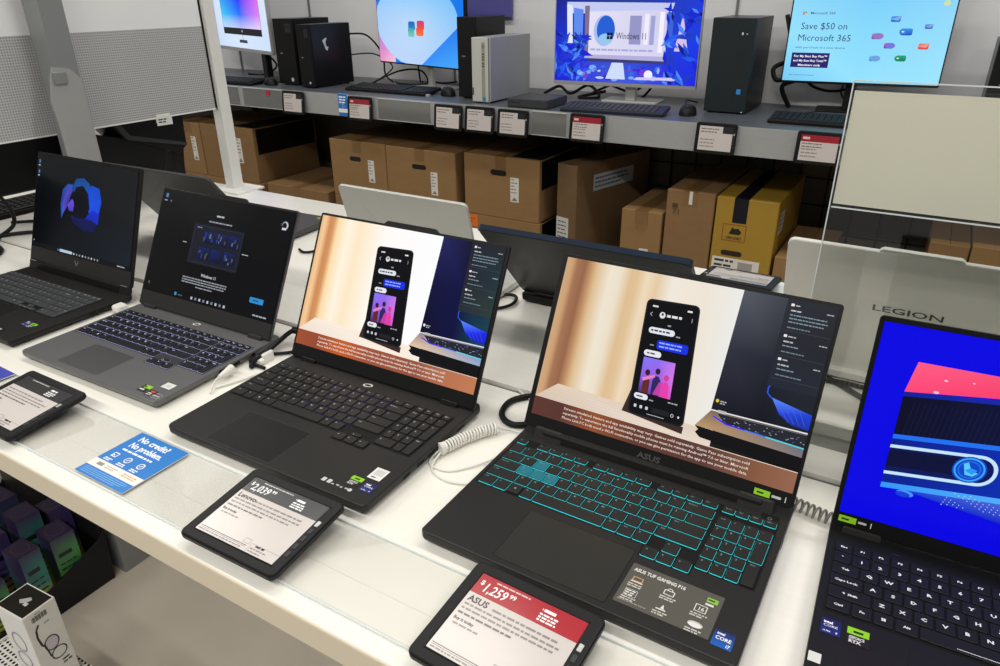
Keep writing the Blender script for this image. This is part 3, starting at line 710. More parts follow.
def extra_l1(t, lid, X, th, W):
    P = lid_paint(X); P.poly([(166, 25), (170, 25), (175, 16), (173, 13)], c(120, 118, 116)); P.poly([(182, 25), (178, 25), (175, 19), (176, 14)], c(120, 118, 116)); P.build('emblem', M['ink'], lid)
    sticker(t, th, core_sticker(304, 52, 321, 70, True)); sticker(t, th, rtx_sticker(322, 50, 339, 67)); 
    sticker(t, th, lambda P: (P.rrect(286, 14, 304, 30, .6, c(16, 16, 16)), P.bars(289, 20, 12, 1, 3, 4, c(190, 190, 190))))
def extra_l2(t, lid, X, th, W):
    emblem_ring(182, 222, 8)(t, lid, X, th, W)
    def ryz(P):
        P.rrect(320, 8, 337, 24, .6, c(40, 34, 34)); P.poly([(323, 22), (334, 22), (334, 18), (326, 18)], c(210, 70, 40)); P.bars(323, 14, 11, 2, 4, 2.4, c(214, 214, 214)); P.poly([(328, 10), (335, 10), (335, 13)], c(200, 90, 50))
    def gf(P):
        P.rrect(298, 12, 317, 30, .6, c(30, 32, 30)); P.rect(302, 22, 317, 30, c(150, 212, 40)); P.bars(300, 16, 15, 1, 3, 3, c(220, 220, 220)); P.bars(300, 24, 12, 1, 3, 2.4, c(30, 60, 10))
    sticker(t, th, gf); sticker(t, th, ryz)
    sticker(t, th, lambda P: (P.rrect(324, 36, 345, 51, .6, c(226, 226, 224)), P.rrect(330, 40, 339, 47, .5, c(206, 206, 204))))
    P = deck_paint(th); P.frame(334, 8, 352, 20, .5, c(220, 220, 220)); P.text('Lenovo', 335.5, 12.5, 3.6, c(226, 226, 226), .03, width=15); P.build('brand_plate', M['ink'], t)
def extra_l3(t, lid, X, th, W):
    emblem_ring(179, 229, 8)(t, lid, X, th, W)
    sticker(t, th, lambda P: (P.rrect(327, 47, 347, 70, .6, c(232, 232, 230)), P.rrect(330, 55, 344, 67, .5, c(206, 206, 204)), P.bars(331, 50, 12, 1, 3, 2, c(60, 60, 60))), label='white paper sticker')
    sticker(t, th, core_sticker(334, 22, 352, 40, True)); sticker(t, th, rtx_sticker(311, 24, 329, 42), label='green and black graphics sticker')
    def icons(P):
        for x in (280, 289): P.rrect(x, 14, x + 6, 21, .6, c(200, 200, 200))
        for k in range(5): P.bars(297 + k * 7, 14 + (k % 2), 5, 1, 3, 2.4, c(180, 180, 180), seed=k)
        P.ell(326, 16, 3, 3, c(200, 200, 200), 14)
    P = deck_paint(th); icons(P); P.build('icon_print', M['ink'], t)
def extra_l4(t, lid, X, th, W):
    P = lid_paint(X); P.text('ASUS', 166, 4.5, 7, c(66, 64, 63), .03, width=30); P.build('brand_letters', M['ink'], lid)
    P = lid_paint(X, 0.0022); P.rect(312, 5, 330, 12.5, c(150, 214, 40)); P.bars(315, 7.5, 12, 1, 3, 2.2, c(30, 60, 10)); P.bars(332, 7, 14, 1, 3, 3, c(200, 200, 200)); P.rect(347, 5.5, 348, 12, c(220, 220, 220)); P.build('sticker', M['inkgloss'], lid)
    def spec(P):
        P.rrect(229, 16.5, 326, 76, 1.2, c(86, 84, 78)); W_ = c(224, 222, 216)
        P.text('ASUS TUF GAMING F16', 233, 65.5, 4.6, W_, .03, width=55)
        for (x, y, k) in ((236, 50, 0), (270, 50, 1), (236, 30, 2), (270, 28, 3), (303, 45, 4), (304, 24, 5)):
            if k == 0: P.rect(x, y + 1, x + 11, y + 8, c(200, 160, 120)); P.rect(x + 1, y + 2.5, x + 10, y + 7, c(90, 84, 78)); P.rect(x - 1, y, x + 12, y + 1.2, W_)
            elif k == 1: P.rrect(x, y, x + 11, y + 7, 1, W_); P.rrect(x + 1, y + 1, x + 10, y + 6, .6, c(86, 84, 78)); P.ring(x + 5.5, y + 7, 3, 3, .9, W_, 16, 0, 180)
            elif k == 2: P.bars(x, y + 6, 11, 3, 3, 1.6, W_); P.frame(x - 1, y - 1, x + 12, y + 9, .4, W_)
            elif k == 3: P.poly([(x, y), (x + 10, y), (x + 10, y + 1.5), (x, y + 1.5)], W_); P.poly([(x + 4, y + 2), (x + 8, y + 2), (x + 6, y + 8)], W_)
            elif k == 4: P.frame(x, y, x + 12, y + 10, .9, W_); P.text('16', x + 3, y + 2.5, 4.6, W_, .02)
            else: P.ell(x + 6, y + 4, 7.5, 4, c(196, 196, 192), 20); P.ell(x + 6, y + 3, 6.5, 3, c(226, 226, 224), 20)
            P.bars(x - 2, y - 4, 17, 2, 3, 1.6, c(200, 198, 190), seed=k)
        P.rect(311, 62, 322, 68.5, c(140, 190, 70)); P.bars(312, 64.5, 9, 1, 3, 2, c(40, 60, 20)); P.bars(311, 57.5, 11, 1, 3, 2.6, W_)
        P.bars(232, 21, 40, 1, 3, 1.4, c(150, 148, 140))
    sticker(t, th, spec, 'feature_sticker', 'translucent grey feature sticker with white icons')
    sticker(t, th, core_sticker(328.5, 14, 348, 35)); 
    P = deck_paint(th); P.ring(337, 222, 2.6, 2.2, .7, c(120, 120, 118), 18); P.build('power_button', M['ink'], t)
    b = MB(); b.slab(0.327, 0.214, 0.347, 0.230, [(0, th + 0.0001), (0.0004, th + 0.00035)], 0.002, M['tray'], seg=2); b.build('power_key', t)
    P = deck_paint(th); P.rrect(2.0, 176, 5.2, 196, .8, c(70, 18, 18)); P.build('sticker', M['ink'], t)
def extra_l5(t, lid, X, th, W):
    sticker(t, th, core_sticker(8, 82, 25.5, 102, True)); sticker(t, th, rtx_sticker(31, 80, 50, 101))
    P = lid_paint(X); P.rect(6, 8, 24, 15.5, c(150, 214, 40)); P.bars(9, 10.5, 12, 1, 3, 2.2, c(30, 60, 10)); P.bars(26, 10.5, 11, 1, 3, 2.6, c(200, 200, 200)); P.rect(38.5, 8.5, 39.4, 15, c(220, 220, 220)); P.build('sticker', M['inkgloss'], lid)
    P = deck_paint(th); P.rect(63, 228, 72, 229, c(40, 40, 110)); P.build('status_light', M['legend'], t)
    P = deck_paint(th); P.rrect(2, 42, 13, 54, .6, c(220, 220, 216)); P.build('sticker', M['inkgloss'], t)

KA = dict(v0=109, p=18.2, q=15.6, n0=285, u0=8, rp=19.0, fp=13.5, fgap=0,
          bottom=[(1.3, 'Ctrl'), (1.05, 'Fn'), (1.05, 'win'), (1.15, 'Alt'), (5.25, 'space'), (1, 'Alt '), (1.15, 'Fn ')], space=5,
          arrows=(226, 91.5, 19.4, 17, 8.5), traymat=M['tray'], keymat=M['keyg'], gap=2.3, r=0.0028)
lw = bpy.data.materials
leg_dim = mat('key_legend_grey', c(186, 184, 180), 0.5, noise=0.03)
leg_teal = mat('key_legend_teal', c(96, 120, 120), 0.5, emit=c(90, 170, 172), estr=0.35, noise=0.03)
leg_white = mat('key_legend_white', c(210, 212, 226), 0.5, emit=c(190, 196, 236), estr=0.5, noise=0.03)
leg_bright = mat('key_legend_bright', c(232, 232, 232), 0.5, noise=0.03)

L_SPECS = [
 dict(label='leftmost laptop, black, its dark desktop showing a blue flower shape', pos=(-1.694, 0.5215), yaw=.68, geo=(.362, .245, .0165, 20.0, .2416, .245, .0142), deck=M['lap_victus'], lidmat=M['lap_victus'],
      keys={**KA, 'v0': 98, 'u0': -1 + 3, 'p': 17.9, 'q': 14.9, 'n0': 271.5, 'rp': 17.6, 'fp': 15.5, 'keymat': M['charcoal'], 'traymat': M['tray'], 'gap': 1.6, 'r': .0010, 'legmat': leg_dim, 'arrows': (210, 98.2, 18, 8.4, 8.4),
            'bottom': [(1.3, 'Ctrl'), (1.05, 'Fn'), (1.05, 'win'), (1.15, 'Alt'), (5.0, 'space'), (1, 'Alt '), (1.0, 'Fn ')], 'leg1': 3.8, 'legn': 2.6},
      pad=(112, 12, 232, 92), padmat=M['pad'], padrim=M['tray'], scr=(4, 34, 353, 235), chin=33, chinmat=M['bezelgrey'], hinge=((4, 34), (328, 358)), hingemat=M['lap_victus'], hingebar='chrome', paint=paint_victus, extra=(extra_l1,), ports=((.15, .014), (.17, .012), (.195, .016)), corner=.006, lcorner=.004),
 dict(label='second laptop from the left, grey deck with white-lit keys and a black setup screen', pos=(-1.280, .5171), yaw=1.18, geo=(.3582, .2607, .0160, 27.9, .2341, .2335, .0025), deck=M['lap_grey'], lidmat=M['lap_grey'],
      keys={**KA, 'v0': 96, 'rp': 18.8, 'fp': 13.5, 'u0': 10, 'p': 18.1, 'n0': 286, 'q': 15.7, 'keymat': M['keyn'], 'traymat': M['trayg'], 'glow': M['whiteglow'], 'spill': .62, 'gap': 2.2, 'legmat': leg_white, 'arrows': (227, 78, 19.2, 17, 8), 'leg1': 3.6, 'legn': 2.2},
      pad=(93, 10, 200, 81), padmat=M['padgrey'], padrim=M['lap_grey'], scr=(4, 30, 354, 230), chin=29, chinmat=M['bezelgrey'], hinge=((18, 52), (306, 340)), hingemat=M['bezelgrey'], hingebar='dark', bump=(128, 230, 5), paint=paint_setup, extra=(extra_l2,), ports=((.12, .012), (.15, .014), (.19, .008)), corner=.010),
 dict(label='black laptop behind the grey-headed price tag, its bright screen showing a phone in a stand', pos=(-.8493, .4912), yaw=.66, geo=(.3629, .2692, .0190, 27.0, .245, .2446, .0021), deck=M['lap_black2'], lidmat=M['lap_black'],
      keys={**KA, 'v0': 109, 'rp': 18.8, 'fp': 13.5, 'glow': lambda u, v: M['violet'] if 110 < u < 230 and v > 112 else None, 'spill': .5, 'legmat': leg_dim, 'leg1': 3.3, 'legn': 2.0},
      pad=(76, 7, 196, 85.5), padmat=M['pad'], padrim=M['charcoal'], scr=(5, 22, 357.5, 241), chin=21.5, chinmat=M['bezel'], hinge=((26, 56), (306, 336)), hingemat=M['bezel'], hingebar=None, bump=(132, 236, 5), paint=ad_picture('bright'), extra=(extra_l3,), ports=((.075, .014), (.105, .016), (.13, .016), (.2, .02)), corner=.009),
 dict(label='black laptop with teal-lit keys behind the red price tag', pos=(-.406, .4965), yaw=-.6, geo=(.3573, .269, .0198, 26.8, .2432, .2391, .0095), deck=M['lap_black2'], lidmat=M['lap_black'],
      keys={**KA, 'v0': 108.5, 'rp': 19.2, 'fp': 12.5, 'fgap': 1.5, 'gap': 2.0, 'r': .0010, 'glow': M['teal'], 'spill': .8, 'keymat': M['keyg'], 'traymat': M['tray'], 'legmat': leg_teal, 'lit': ('W', 'A', 'S', 'D'), 'unlit': ('Enter ', 'win'), 'fgroup': (((7, 22), 1, -1), ((38, 111), 4, 1), ((120, 197), 4, 5), ((206, 280), 4, 9)),
            'bottom': [(1.15, 'Ctrl'), (1.05, 'Fn'), (1.0, 'win'), (1.0, 'Alt'), (5.0, 'space'), (1, 'Alt '), (1, 'Ctrl '), (1, 'Fn ')], 'arrows': (228, 89.5, 18.6, 17.5, 18.5), 'wide0': False, 'npdrop': -7, 'leg1': 3.0, 'legn': 1.8},
      pad=(93, 8.5, 223.5, 94), padmat=M['pad2'], padrim=M['tray'], scr=(8, 18, 353, 238.5), chin=16.5, chinmat=M['bezel'], hinge=((20, 62), (296, 338)), hingemat=M['bezelgrey'], hingebar='dark', bump=(158, 200, 3.5), paint=ad_picture('dim'), extra=(extra_l4,), ports=((.19, .014),), corner=.006),
 dict(label='rightmost black laptop, its vivid blue screen cut off by the photo edge', pos=(.0038, .4919), yaw=2.01, geo=(.357, .265, .0200, 12.5, .2455, .245, .0030), deck=M['lap_right'], lidmat=M['lap_right'],
      keys={**KA, 'v0': 114, 'rp': 18.3, 'fp': 16, 'u0': 8, 'p': 18.2, 'keymat': M['key'], 'traymat': M['tray'], 'gap': 1.5, 'r': .0014, 'legmat': leg_bright, 'center': True, 'legwide': 1.3, 'leg1': 4.0, 'legn': 2.7, 'bold': .035, 'spacebar': True, 'arrows': (228, 97, 18, 16.5, 8)},
      pad=(84, 6, 240, 99), padmat=M['lap_right'], padrim=M['tray'], scr=(5, 19, 352, 240), chin=18, chinmat=M['bezel'], hinge=((12, 52), (305, 345)), hingemat=M['bezelgrey'], hingebar=None, paint=paint_blue, extra=(extra_l5,), ports=(), corner=.006),
]
for sp_ in L_SPECS: laptop(sp_)

# ================================================================== PRICE TAGS
def price_tag(label, loc, rz, pitch, w, d, head, body, group, foot=None, lift=0.0, small=False, qty=None):
    """framed e-paper price tag; local x right, y up the face, z out of the face before pitching"""
    t = thing('price_tag', label, 'price tag', loc, rz, group)
    X = Matrix.Translation((0, 0, lift)) @ Matrix.Rotation(R(pitch), 4, 'X')
    hw, hd = w / 2, d / 2
    b = MB(); b.slab(-hw, -hd, hw, hd, [(0.003, -0.010), (0.0, -0.007), (0.0, -0.002), (0.0012, -0.0003), (0.0025, 0.0)], 0.008, M['black'], X=X, seg=4)
    if not small:
        for (x0, y0, x1, y1) in ((-hw * .83, -hd * .80, hw * .84, -hd * .78), (-hw * .83, hd * .78, hw * .84, hd * .80), (-hw * .83, -hd * .8, -hw * .815, hd * .8)):
            b.box(x0, y0, -0.001, x1, y1, 0.0007, M['blackmatte'], X=X)
    b.build('frame', t)
    P = Paint(X @ Vector((0, 0, 0.0003)), X.to_3x3() @ Vector((1, 0, 0)), X.to_3x3() @ Vector((0, 1, 0)))
    u0, u1, v0, v1 = -hw * 810, hw * 820, -hd * 775, hd * 775
    P.rect(u0, v0, u1, v1, c(208, 200, 196)); body(P, u0, v0, u1, v1)
    P.build('display', M['paper'], t)
    # strip of small buttons down the right side
    b = MB()
    for k in range(5): 
        y = hd * (0.34 - .2 * k); b.slab(hw * .855, y - hd * .07, hw * .925, y + hd * .07, [(0, -0.001), (0.0003, 0.0008)], 0.001, M['charcoal'] if k else M['alu'], X=X, seg=2)
    b.build('button_strip', t)
    if foot: foot(t)
    return t

def head_body(headcol, price=None, cents=None, brand=None, seed=0, lead=None):
    def f(P, u0, v0, u1, v1):
        w = u1 - u0; h = v1 - v0; vh = v0 + h * .745
        P.rect(u0, vh, u1, v1, headcol)
        if price:
            P.text('$', u0 + w * .035, vh + h * .125, h * .058, WHITE, .02)
            P.text(price, u0 + w * .075, vh + h * .055, h * .115, WHITE, .012, width=w * .235, shear=.15)
            P.text(cents, u0 + w * .325, vh + h * .115, h * .052, WHITE, .02)
        if lead: P.text(lead, u0 + w * .035, vh + h * .205, h * .028, WHITE, .02)
        P.bars(u0 + w * .16, vh + h * .205, w * .42, 1, 3, h * .018, mixc(headcol, WHITE, .55), seed=seed)
        P.text('$', u0 + w * .62, vh + h * .165, h * .02, WHITE, .02); P.bars(u0 + w * .64, vh + h * .155, w * .14, 1, 3, h * .035, WHITE, seed=seed + 1)
        P.bars(u0 + w * .62, vh + h * .11, w * .17, 3, h * .035, h * .02, WHITE, seed=seed + 2)
        if brand: P.text(brand, u0 + w * .03, v0 + h * .64, h * .072, INK, .03)
        bw = w * .24 if brand else 0
        g = c(140, 134, 134)
        P.bars(u0 + w * .03 + bw, v0 + h * .645, w * .9 - bw, 1, 3, h * .026, g, seed=seed + 3)
        P.bars(u0 + w * .03, v0 + h * .585, w * .93, 2, h * .055, h * .024, g, seed=seed + 4)
        P.bars(u0 + w * .03, v0 + h * .47, w * .62, 1, 3, h * .024, c(104, 100, 100), seed=seed + 5)
        P.text('Buy it today', u0 + w * .03, v0 + h * .395, h * .034, INK, .03)
        P.bars(u0 + w * .05, v0 + h * .34, w * .28, 1, 3, h * .022, g, seed=seed + 6)
        P.line([(u0 + w * .02, v0 + h * .075), (u0 + w * .62, v0 + h * .075)], h * .008, INK); P.line([(u0 + w * .02, v0 + h * .055), (u0 + w * .62, v0 + h * .055)], h * .004, INK)
        P.bars(u0 + w * .02, v0 + h * .02, w * .6, 1, 3, h * .018, g, seed=seed + 7)
        P.line([(u0 + w * .655, v0 + h * .01), (u0 + w * .655, v0 + h * .13), (u0 + w * .985, v0 + h * .13)], h * .005, g)
        P.bars(u0 + w * .71, v0 + h * .10, w * .13, 1, 3, h * .03, INK, seed=seed + 9); P.bars(u0 + w * .675, v0 + h * .06, w * .2, 2, h * .04, h * .018, g, seed=seed + 8)
        P.frame(u0 + w * .55, v0 + h * .1, u0 + w * .63, v0 + h * .17, h * .006, g)
    return f

def strip_foot(lift, pitch):
    def f(t):
        b = MB()
        for y, x in ((-0.022, 0), (0.030, 0)):
            top = lift + y * math.sin(R(pitch)) - 0.0085
            b.box(-0.045, y - 0.008, 0.0035, 0.045, y + 0.008, top, M['blackmatte'])
        b.build('foot', t)
    return f
TG = 'price tags lying along the table front'
price_tag('grey-headed price tag reading 2,039 on the clear strip in front of a laptop', (-.572, .4175, 0), R(1.0), 6.0, .148, .121, c(70, 70, 72), head_body(c(70, 70, 72), '2,039', '99', 'Lenovo', 1), TG, strip_foot(.024, 6), .024)
price_tag('red-headed price tag reading 1,259 in front of the teal-keyed laptop', (-.244, .417, 0), R(-2.2), 6.0, .148, .126, c(172, 26, 40), head_body(c(172, 26, 40), '1,259', '99', 'ASUS', 5, None), TG, strip_foot(.024, 6), .024)
price_tag('black-headed price tag at the left edge beside the grey laptop', (-1.0865, .418, 0), R(0), 6.0, .149, .121, c(26, 26, 27), head_body(c(26, 26, 27), None, None, None, 9), TG, strip_foot(.024, 6), .024)
# a tag at the far side of the table, facing the other way
price_tag('pale price tag lying on the far table edge beside the white laptop lid', (-.285, 1.462, 0), R(180), 7.0, .150, .120, c(150, 150, 152), head_body(c(150, 150, 152), None, None, None, 14), None, lambda t: (lambda b: (b.box(-.04, -.045, 0.0, .04, .045, .015, M['blackmatte']), b.build('foot', t)))(MB()), .026)

# ------------------------------------------------------------------ cards on the table
def info_card(label, loc, rz, w, h, fn, cat='card', flat=True):
    t = thing('info_card', label, cat, loc, rz)
    b = MB(); b.box(-w / 2, -h / 2, 0, w / 2, h / 2, 0.0012, M['acryledge']); b.build('backing', t)
    P = Paint((0, 0, 0.0013), (1, 0, 0), (0, 1, 0)); fn(P, -w * 500, -h * 500, w * 500, h * 500); P.build('print', M['inkgloss'], t); return t
BLUE = c(24, 122, 206)
def credit(P, u0, v0, u1, v1):
    w = u1 - u0; h = v1 - v0
    P.rect(u0, v0, u1, v1, BLUE)
    P.text('No credit?', u0 + w * .13, v1 - h * .165, h * .105, WHITE, .03, width=w * .60); P.text('No problem.', u0 + w * .13, v1 - h * .315, h * .105, WHITE, .03, width=w * .66)
    P.bars(u0 + w * .13, v1 - h * .405, w * .66, 1, 3, h * .034, WHITE, seed=3)
    for k, x in enumerate((.17, .44, .71)):
        if k == 0: P.frame(u0 + w * x - w * .05, v1 - h * .57, u0 + w * x + w * .05, v1 - h * .48, w * .014, WHITE); P.bars(u0 + w * x - w * .03, v1 - h * .545, w * .05, 1, 3, h * .018, WHITE)
        else: P.ring(u0 + w * x, v1 - h * .525, w * .058, h * .058, w * .014, WHITE, 20); P.line([(u0 + w * (x - .02), v1 - h * .545), (u0 + w * (x + .025), v1 - h * .50)], w * .014, WHITE)
        P.bars(u0 + w * (x - .075), v1 - h * .63, w * .16, 2, h * .03, h * .018, WHITE, seed=k)
    P.rect(u0, v0 + h * .165, u1, v0 + h * .315, c(240, 238, 232))
    P.rect(u0 + w * .13, v0 + h * .215, u0 + w * .25, v0 + h * .275, c(150, 146, 140)); P.bars(u0 + w * .30, v0 + h * .255, w * .24, 2, h * .035, h * .016, c(190, 170, 150), seed=4); P.bars(u0 + w * .65, v0 + h * .255, w * .3, 2, h * .035, h * .018, c(214, 160, 110), seed=6)
    P.bars(u0 + w * .06, v0 + h * .125, w * .88, 4, h * .03, h * .012, c(130, 190, 238), seed=7)
info_card('square blue card reading No credit? No problem. on the clear strip', (-.832, .424, .0036), R(0), .102, .100, credit)
info_card('violet-blue card corner at the left photo edge, behind a price tag', (-1.275, .436, .0036), R(-2), .10, .086, lambda P, a, b_, c_, d: (P.rect(a, b_, c_, d, c(66, 72, 178)), P.bars(a + 10, d - 20, 60, 2, 12, 6, c(210, 214, 240))))

# ================================================================== BACK ROW OF THE TABLE
def back_laptop(label, pos, yaw, W, lean, hl, D, lidmat, basemat, extra=None, rim=None, corner=.012, thick=.007, bump=None, z0=.004):
    """seen from behind: hinge line on our side, lid leaning back towards us"""
    t = thing('laptop', label, 'laptop', (pos[0], pos[1], 0), R(yaw), 'laptops facing the far side of the table')
    th = .019
    b = MB(); b.slab(0, -0.012, W, D, [(0.005, z0), (0.001, z0 + .003), (0, th - .002), (.001, th)], .010, basemat, seg=4)
    for y in (0.0, D - .03): b.box(.03, y, 0, W - .03, y + .008, z0 + .001, M['blackmatte'])
    b.build('base', t)
    K = MB(); K.box(.012, .05, th, W - .012, D - .13, th + .0015, M['tray']); K.build('keyboard', t)
    s, cc = math.sin(R(lean)), math.cos(R(lean))
    # lid frame: u right, v up the lid, n towards us
    X = Matrix(((1, 0, 0, 0), (0, -s, -cc, 0.0), (0, cc, -s, .020), (0, 0, 0, 1)))
    b = MB(); b.slab(0, 0, W, hl, [(0.0006, -thick), (0.0, -thick + .001), (0.0, -0.0012), (0.0012, 0.0)], corner, lidmat, X=X, seg=5)
    if bump: b.prism([(bump[0], hl - .003), (bump[1], hl - .003), (bump[1] - .002, hl + .002), (bump[1] - .006, hl + .005), (bump[0] + .006, hl + .005), (bump[0] + .002, hl + .002)], -thick, -0.001, lidmat, 'z', X=X)
    lid = b.build('lid', t)
    if rim:
        b = MB(); b.slab(-.0004, hl - .012, W + .0004, hl + .0006, [(0, -thick - .001), (0, -.0009)], corner * .5, rim, X=X, seg=3); b.build('rim', lid)
    for a, e in ((.03, .075), (W - .075, W - .03)):
        b = MB(); b.cyl((a, -.001, th + .003), (e, -.001, th + .003), .006, .006, M['bezel'], 14); b.build('hinge', t)
    b = MB(); b.box(.008, .010, -thick - .0006, W - .008, hl - .008, -thick - .0001, M['bezel'], X=X); b.build('screen', lid)
    if extra: extra(t, lid, X, W, hl)
    return t
def shiny_mark(t, lid, X, W, hl):
    b = MB(); b.prism([(.050, hl - .042), (.055, hl - .040), (.130, hl - .130), (.125, hl - .132)], 0, .0004, M['silver'], 'z', X=X); b.build('emblem', lid)
back_laptop('silver laptop lid seen from behind, a pale diagonal line across it', (-.993, 1.090), 0, .305, 14.8, .216, .21, M['silver'], M['silver'], shiny_mark, corner=.010, thick=.006)
back_laptop('dark brushed laptop lid seen from behind, leaning far back between two screens', (-.650, 1.178), .64, .377, 43.9, .247, .21, M['darklid'], M['blackmatte'], None, M['blueedge'], corner=.012, thick=.010)
back_laptop('dark grey laptop lid seen from behind, beyond the two leftmost screens', (-1.699, 1.123), 2.96, .359, 38.2, .238, .24, M['greylid'], M['greylid'], lambda t, lid, X, W, hl: (lambda P: (P.rect(322, 215, 334, 222, c(190, 190, 60)), P.rect(336, 215, 348, 222, c(120, 190, 170)), P.build('sticker', M['ink'], t)))(Paint((0, 0, .0192), (1, 0, 0), (0, 1, 0))), corner=.012, thick=.007)
def legion(t, lid, X, W, hl):
    P = Paint(X @ Vector((0, 0, .0002)), X.to_3x3() @ Vector((1, 0, 0)), X.to_3x3() @ Vector((0, 1, 0)))
    P.text('LEGION', 124, 136, 11.5, c(74, 74, 74), .015, width=92); P.build('brand_letters', M['ink'], lid)
back_laptop('white laptop lid seen from behind, dark capital lettering across its middle', (-.147, 1.154), -.79, .357, 22.1, .244, .26, M['warmwhite'], M['warmwhite'], legion, corner=.010, thick=.007, bump=(.118, .222))

# raceway cover along the middle of the table
rc = thing('cable_raceway', 'long white cable cover running along the middle of the white table', 'cable cover', (-1.0, .956, 0))
b = MB(); b.prism([(-.106, 0.0), (.106, 0.0), (.102, 0.006), (-.1035, 0.006)], -2.3, 2.3, M['race'], 'x'); b.build('cover', rc)
b = MB(); b.box(-2.3, -.1085, 0, 2.3, -.1062, .0012, M['seam']); b.box(-2.3, .1062, 0, 2.3, .1085, .0012, M['seam']); b.build('gasket', rc)

# clear acrylic sign holder
sg = thing('sign_holder', 'clear acrylic sign holder with a blank cream sheet, right of the laptops', 'sign holder', (.14, .950, .006))
b = MB(); b.box(-.231, -.0035, 0, .26, -.0005, .470, M['acryl']); b.build('front_sheet', sg)
b = MB(); b.box(-.231, .0012, 0, .26, .0042, .463, M['acryl']); b.build('rear_sheet', sg)
b = MB()
for (x0, z0, x1, z1) in ((-.2325, 0, -.231, .470), (-.231, .470, .26, .4712), (-.2295, .3225, .26, .3238)): b.box(x0, -.0037, z0, x1, -.0010, z1, M['acryledge'])
b.build('polished_edge', sg)
b = MB(); b.box(-.229, -.0001, .327, .258, .0009, .4595, M['cream']); b.build('sheet', sg)
b = MB(); b.box(-.231, -.03, 0, .26, .035, .004, M['acryl']); b.build('foot', sg)

# ------------------------------------------------------------------ divider panel, post and column at the left
dv = thing('divider_panel', 'tall grey perforated divider panel with a pale top band and white end post', 'divider panel', (-1.90, 1.2, 0))
b = MB(); b.box(-.004, -1.0, .255, .004, .292, .95, M['perf']); b.build('perforated_sheet', dv)
b = MB(); b.box(-.0055, -1.0, .2515, .0055, .296, .2555, M['white']); b.box(-.0055, .2915, .2515, .0055, .2975, .95, M['wire']); b.build('edge_trim', dv)
b = MB(); b.box(-.018, .2980, .0062, .018, .336, 1.0, M['white']); b.build('post', dv)
b = MB(); b.slab(-.05, .262, .075, .372, [(0, 0.0), (0, .005), (.001, .006)], .003, M['white'], seg=2); b.build('base_plate', dv)
P = Paint((.0058, .085, .232), (0, 1, -.02), (0, 0.02, 1)); P.rect(0, 0, 50, 24, c(226, 226, 222)); P.bars(6, 14, 30, 2, 7, 4, c(60, 60, 62)); P.build('hanging_label', M['ink'], dv)
b = MB(); b.box(-.001, .088, .240, .0050, .132, .2625, M['white']); b.build('label_clip', dv)
cl = thing('metal_column', 'grey steel column with a folded plate, rising in front of the perforated panel', 'column', (-1.8425, 1.022, .006))
b = MB(); b.box(-.0325, -.0285, 0, .0325, .0285, .96, M['column']); b.build('upright', cl)
b = MB(); b.prism([(-.053, 0), (-.053, .29), (-.058, .335), (-.046, .385), (-.036, .412), (.004, .405), (.0285, .38), (.0285, 0)], .0325, .0355, M['column2'], 'x'); b.build('front_plate', cl)
b = MB(); b.box(.0355, -.040, .372, .041, -.008, .40, M['column'], b=.002); b.build('bracket', cl)

# black equipment behind the divider
t = thing('monitor', 'black monitor back partly hidden behind the grey column at left', 'monitor', (-2.12, .86, 0.0))
b = MB(); b.slab(-.018, -.36, .018, .30, [(0.004, .083), (0, .088), (0, .40), (.004, .405)], .008, M['black'], seg=3); b.build('housing', t)
b = MB(); b.box(-.02, -.12, .012, .016, -.04, .095, M['blackmatte']); b.build('neck', t)
b = MB(); b.slab(-.09, -.18, .09, -.02, [(0, 0.0), (0, .009), (.002, .012)], .02, M['blackmatte'], seg=3); b.build('stand_foot', t)
t = thing('docking_stand', 'black angular docking stand under the perforated panel, left of the post', 'docking stand', (-2.02, 1.236, 0))
b = MB()
b.prism([(-.14, .30), (.19, .262), (.185, .150), (.155, .130), (-.01, .20), (-.08, .29)], -.06, .05, M['black'], 'x'); b.build('housing', t)
b = MB(); b.prism([(-.15, .15), (-.15, .07), (.085, .062), (.12, .15), (-.01, .20), (-.13, .235)], -.05, .045, M['blackmatte'], 'x'); b.build('tray', t)
b = MB(); b.prism([(-.07, .296), (-.055, .296), (.008, .206), (.185, .158), (.185, .149), (-.004, .195)], .050, .053, M['charcoal'], 'x'); b.build('trim_strip', t)
b = MB(); b.prism([(.150, .16), (.188, .152), (.168, .02), (.160, 0.0), (.140, 0.0), (.145, .05)], -.03, .03, M['black'], 'x'); b.build('leg', t)
b = MB(); b.prism([(-.15, .16), (-.10, .16), (-.10, 0), (-.15, 0)], -.03, .03, M['blackmatte'], 'x'); b.build('leg', t)
t = thing('plastic_cup', 'clear crumpled plastic cup beneath the black docking stand', 'cup', (-1.924, 1.30, 0))
b = MB(); b.cyl((0, 0, 0), (0, 0, .075), .026, .036, M['clearbag'], 20); b.cyl((0, 0, .075), (0, 0, .079), .039, .039, M['clearbag'], 20); b.build('body', t)

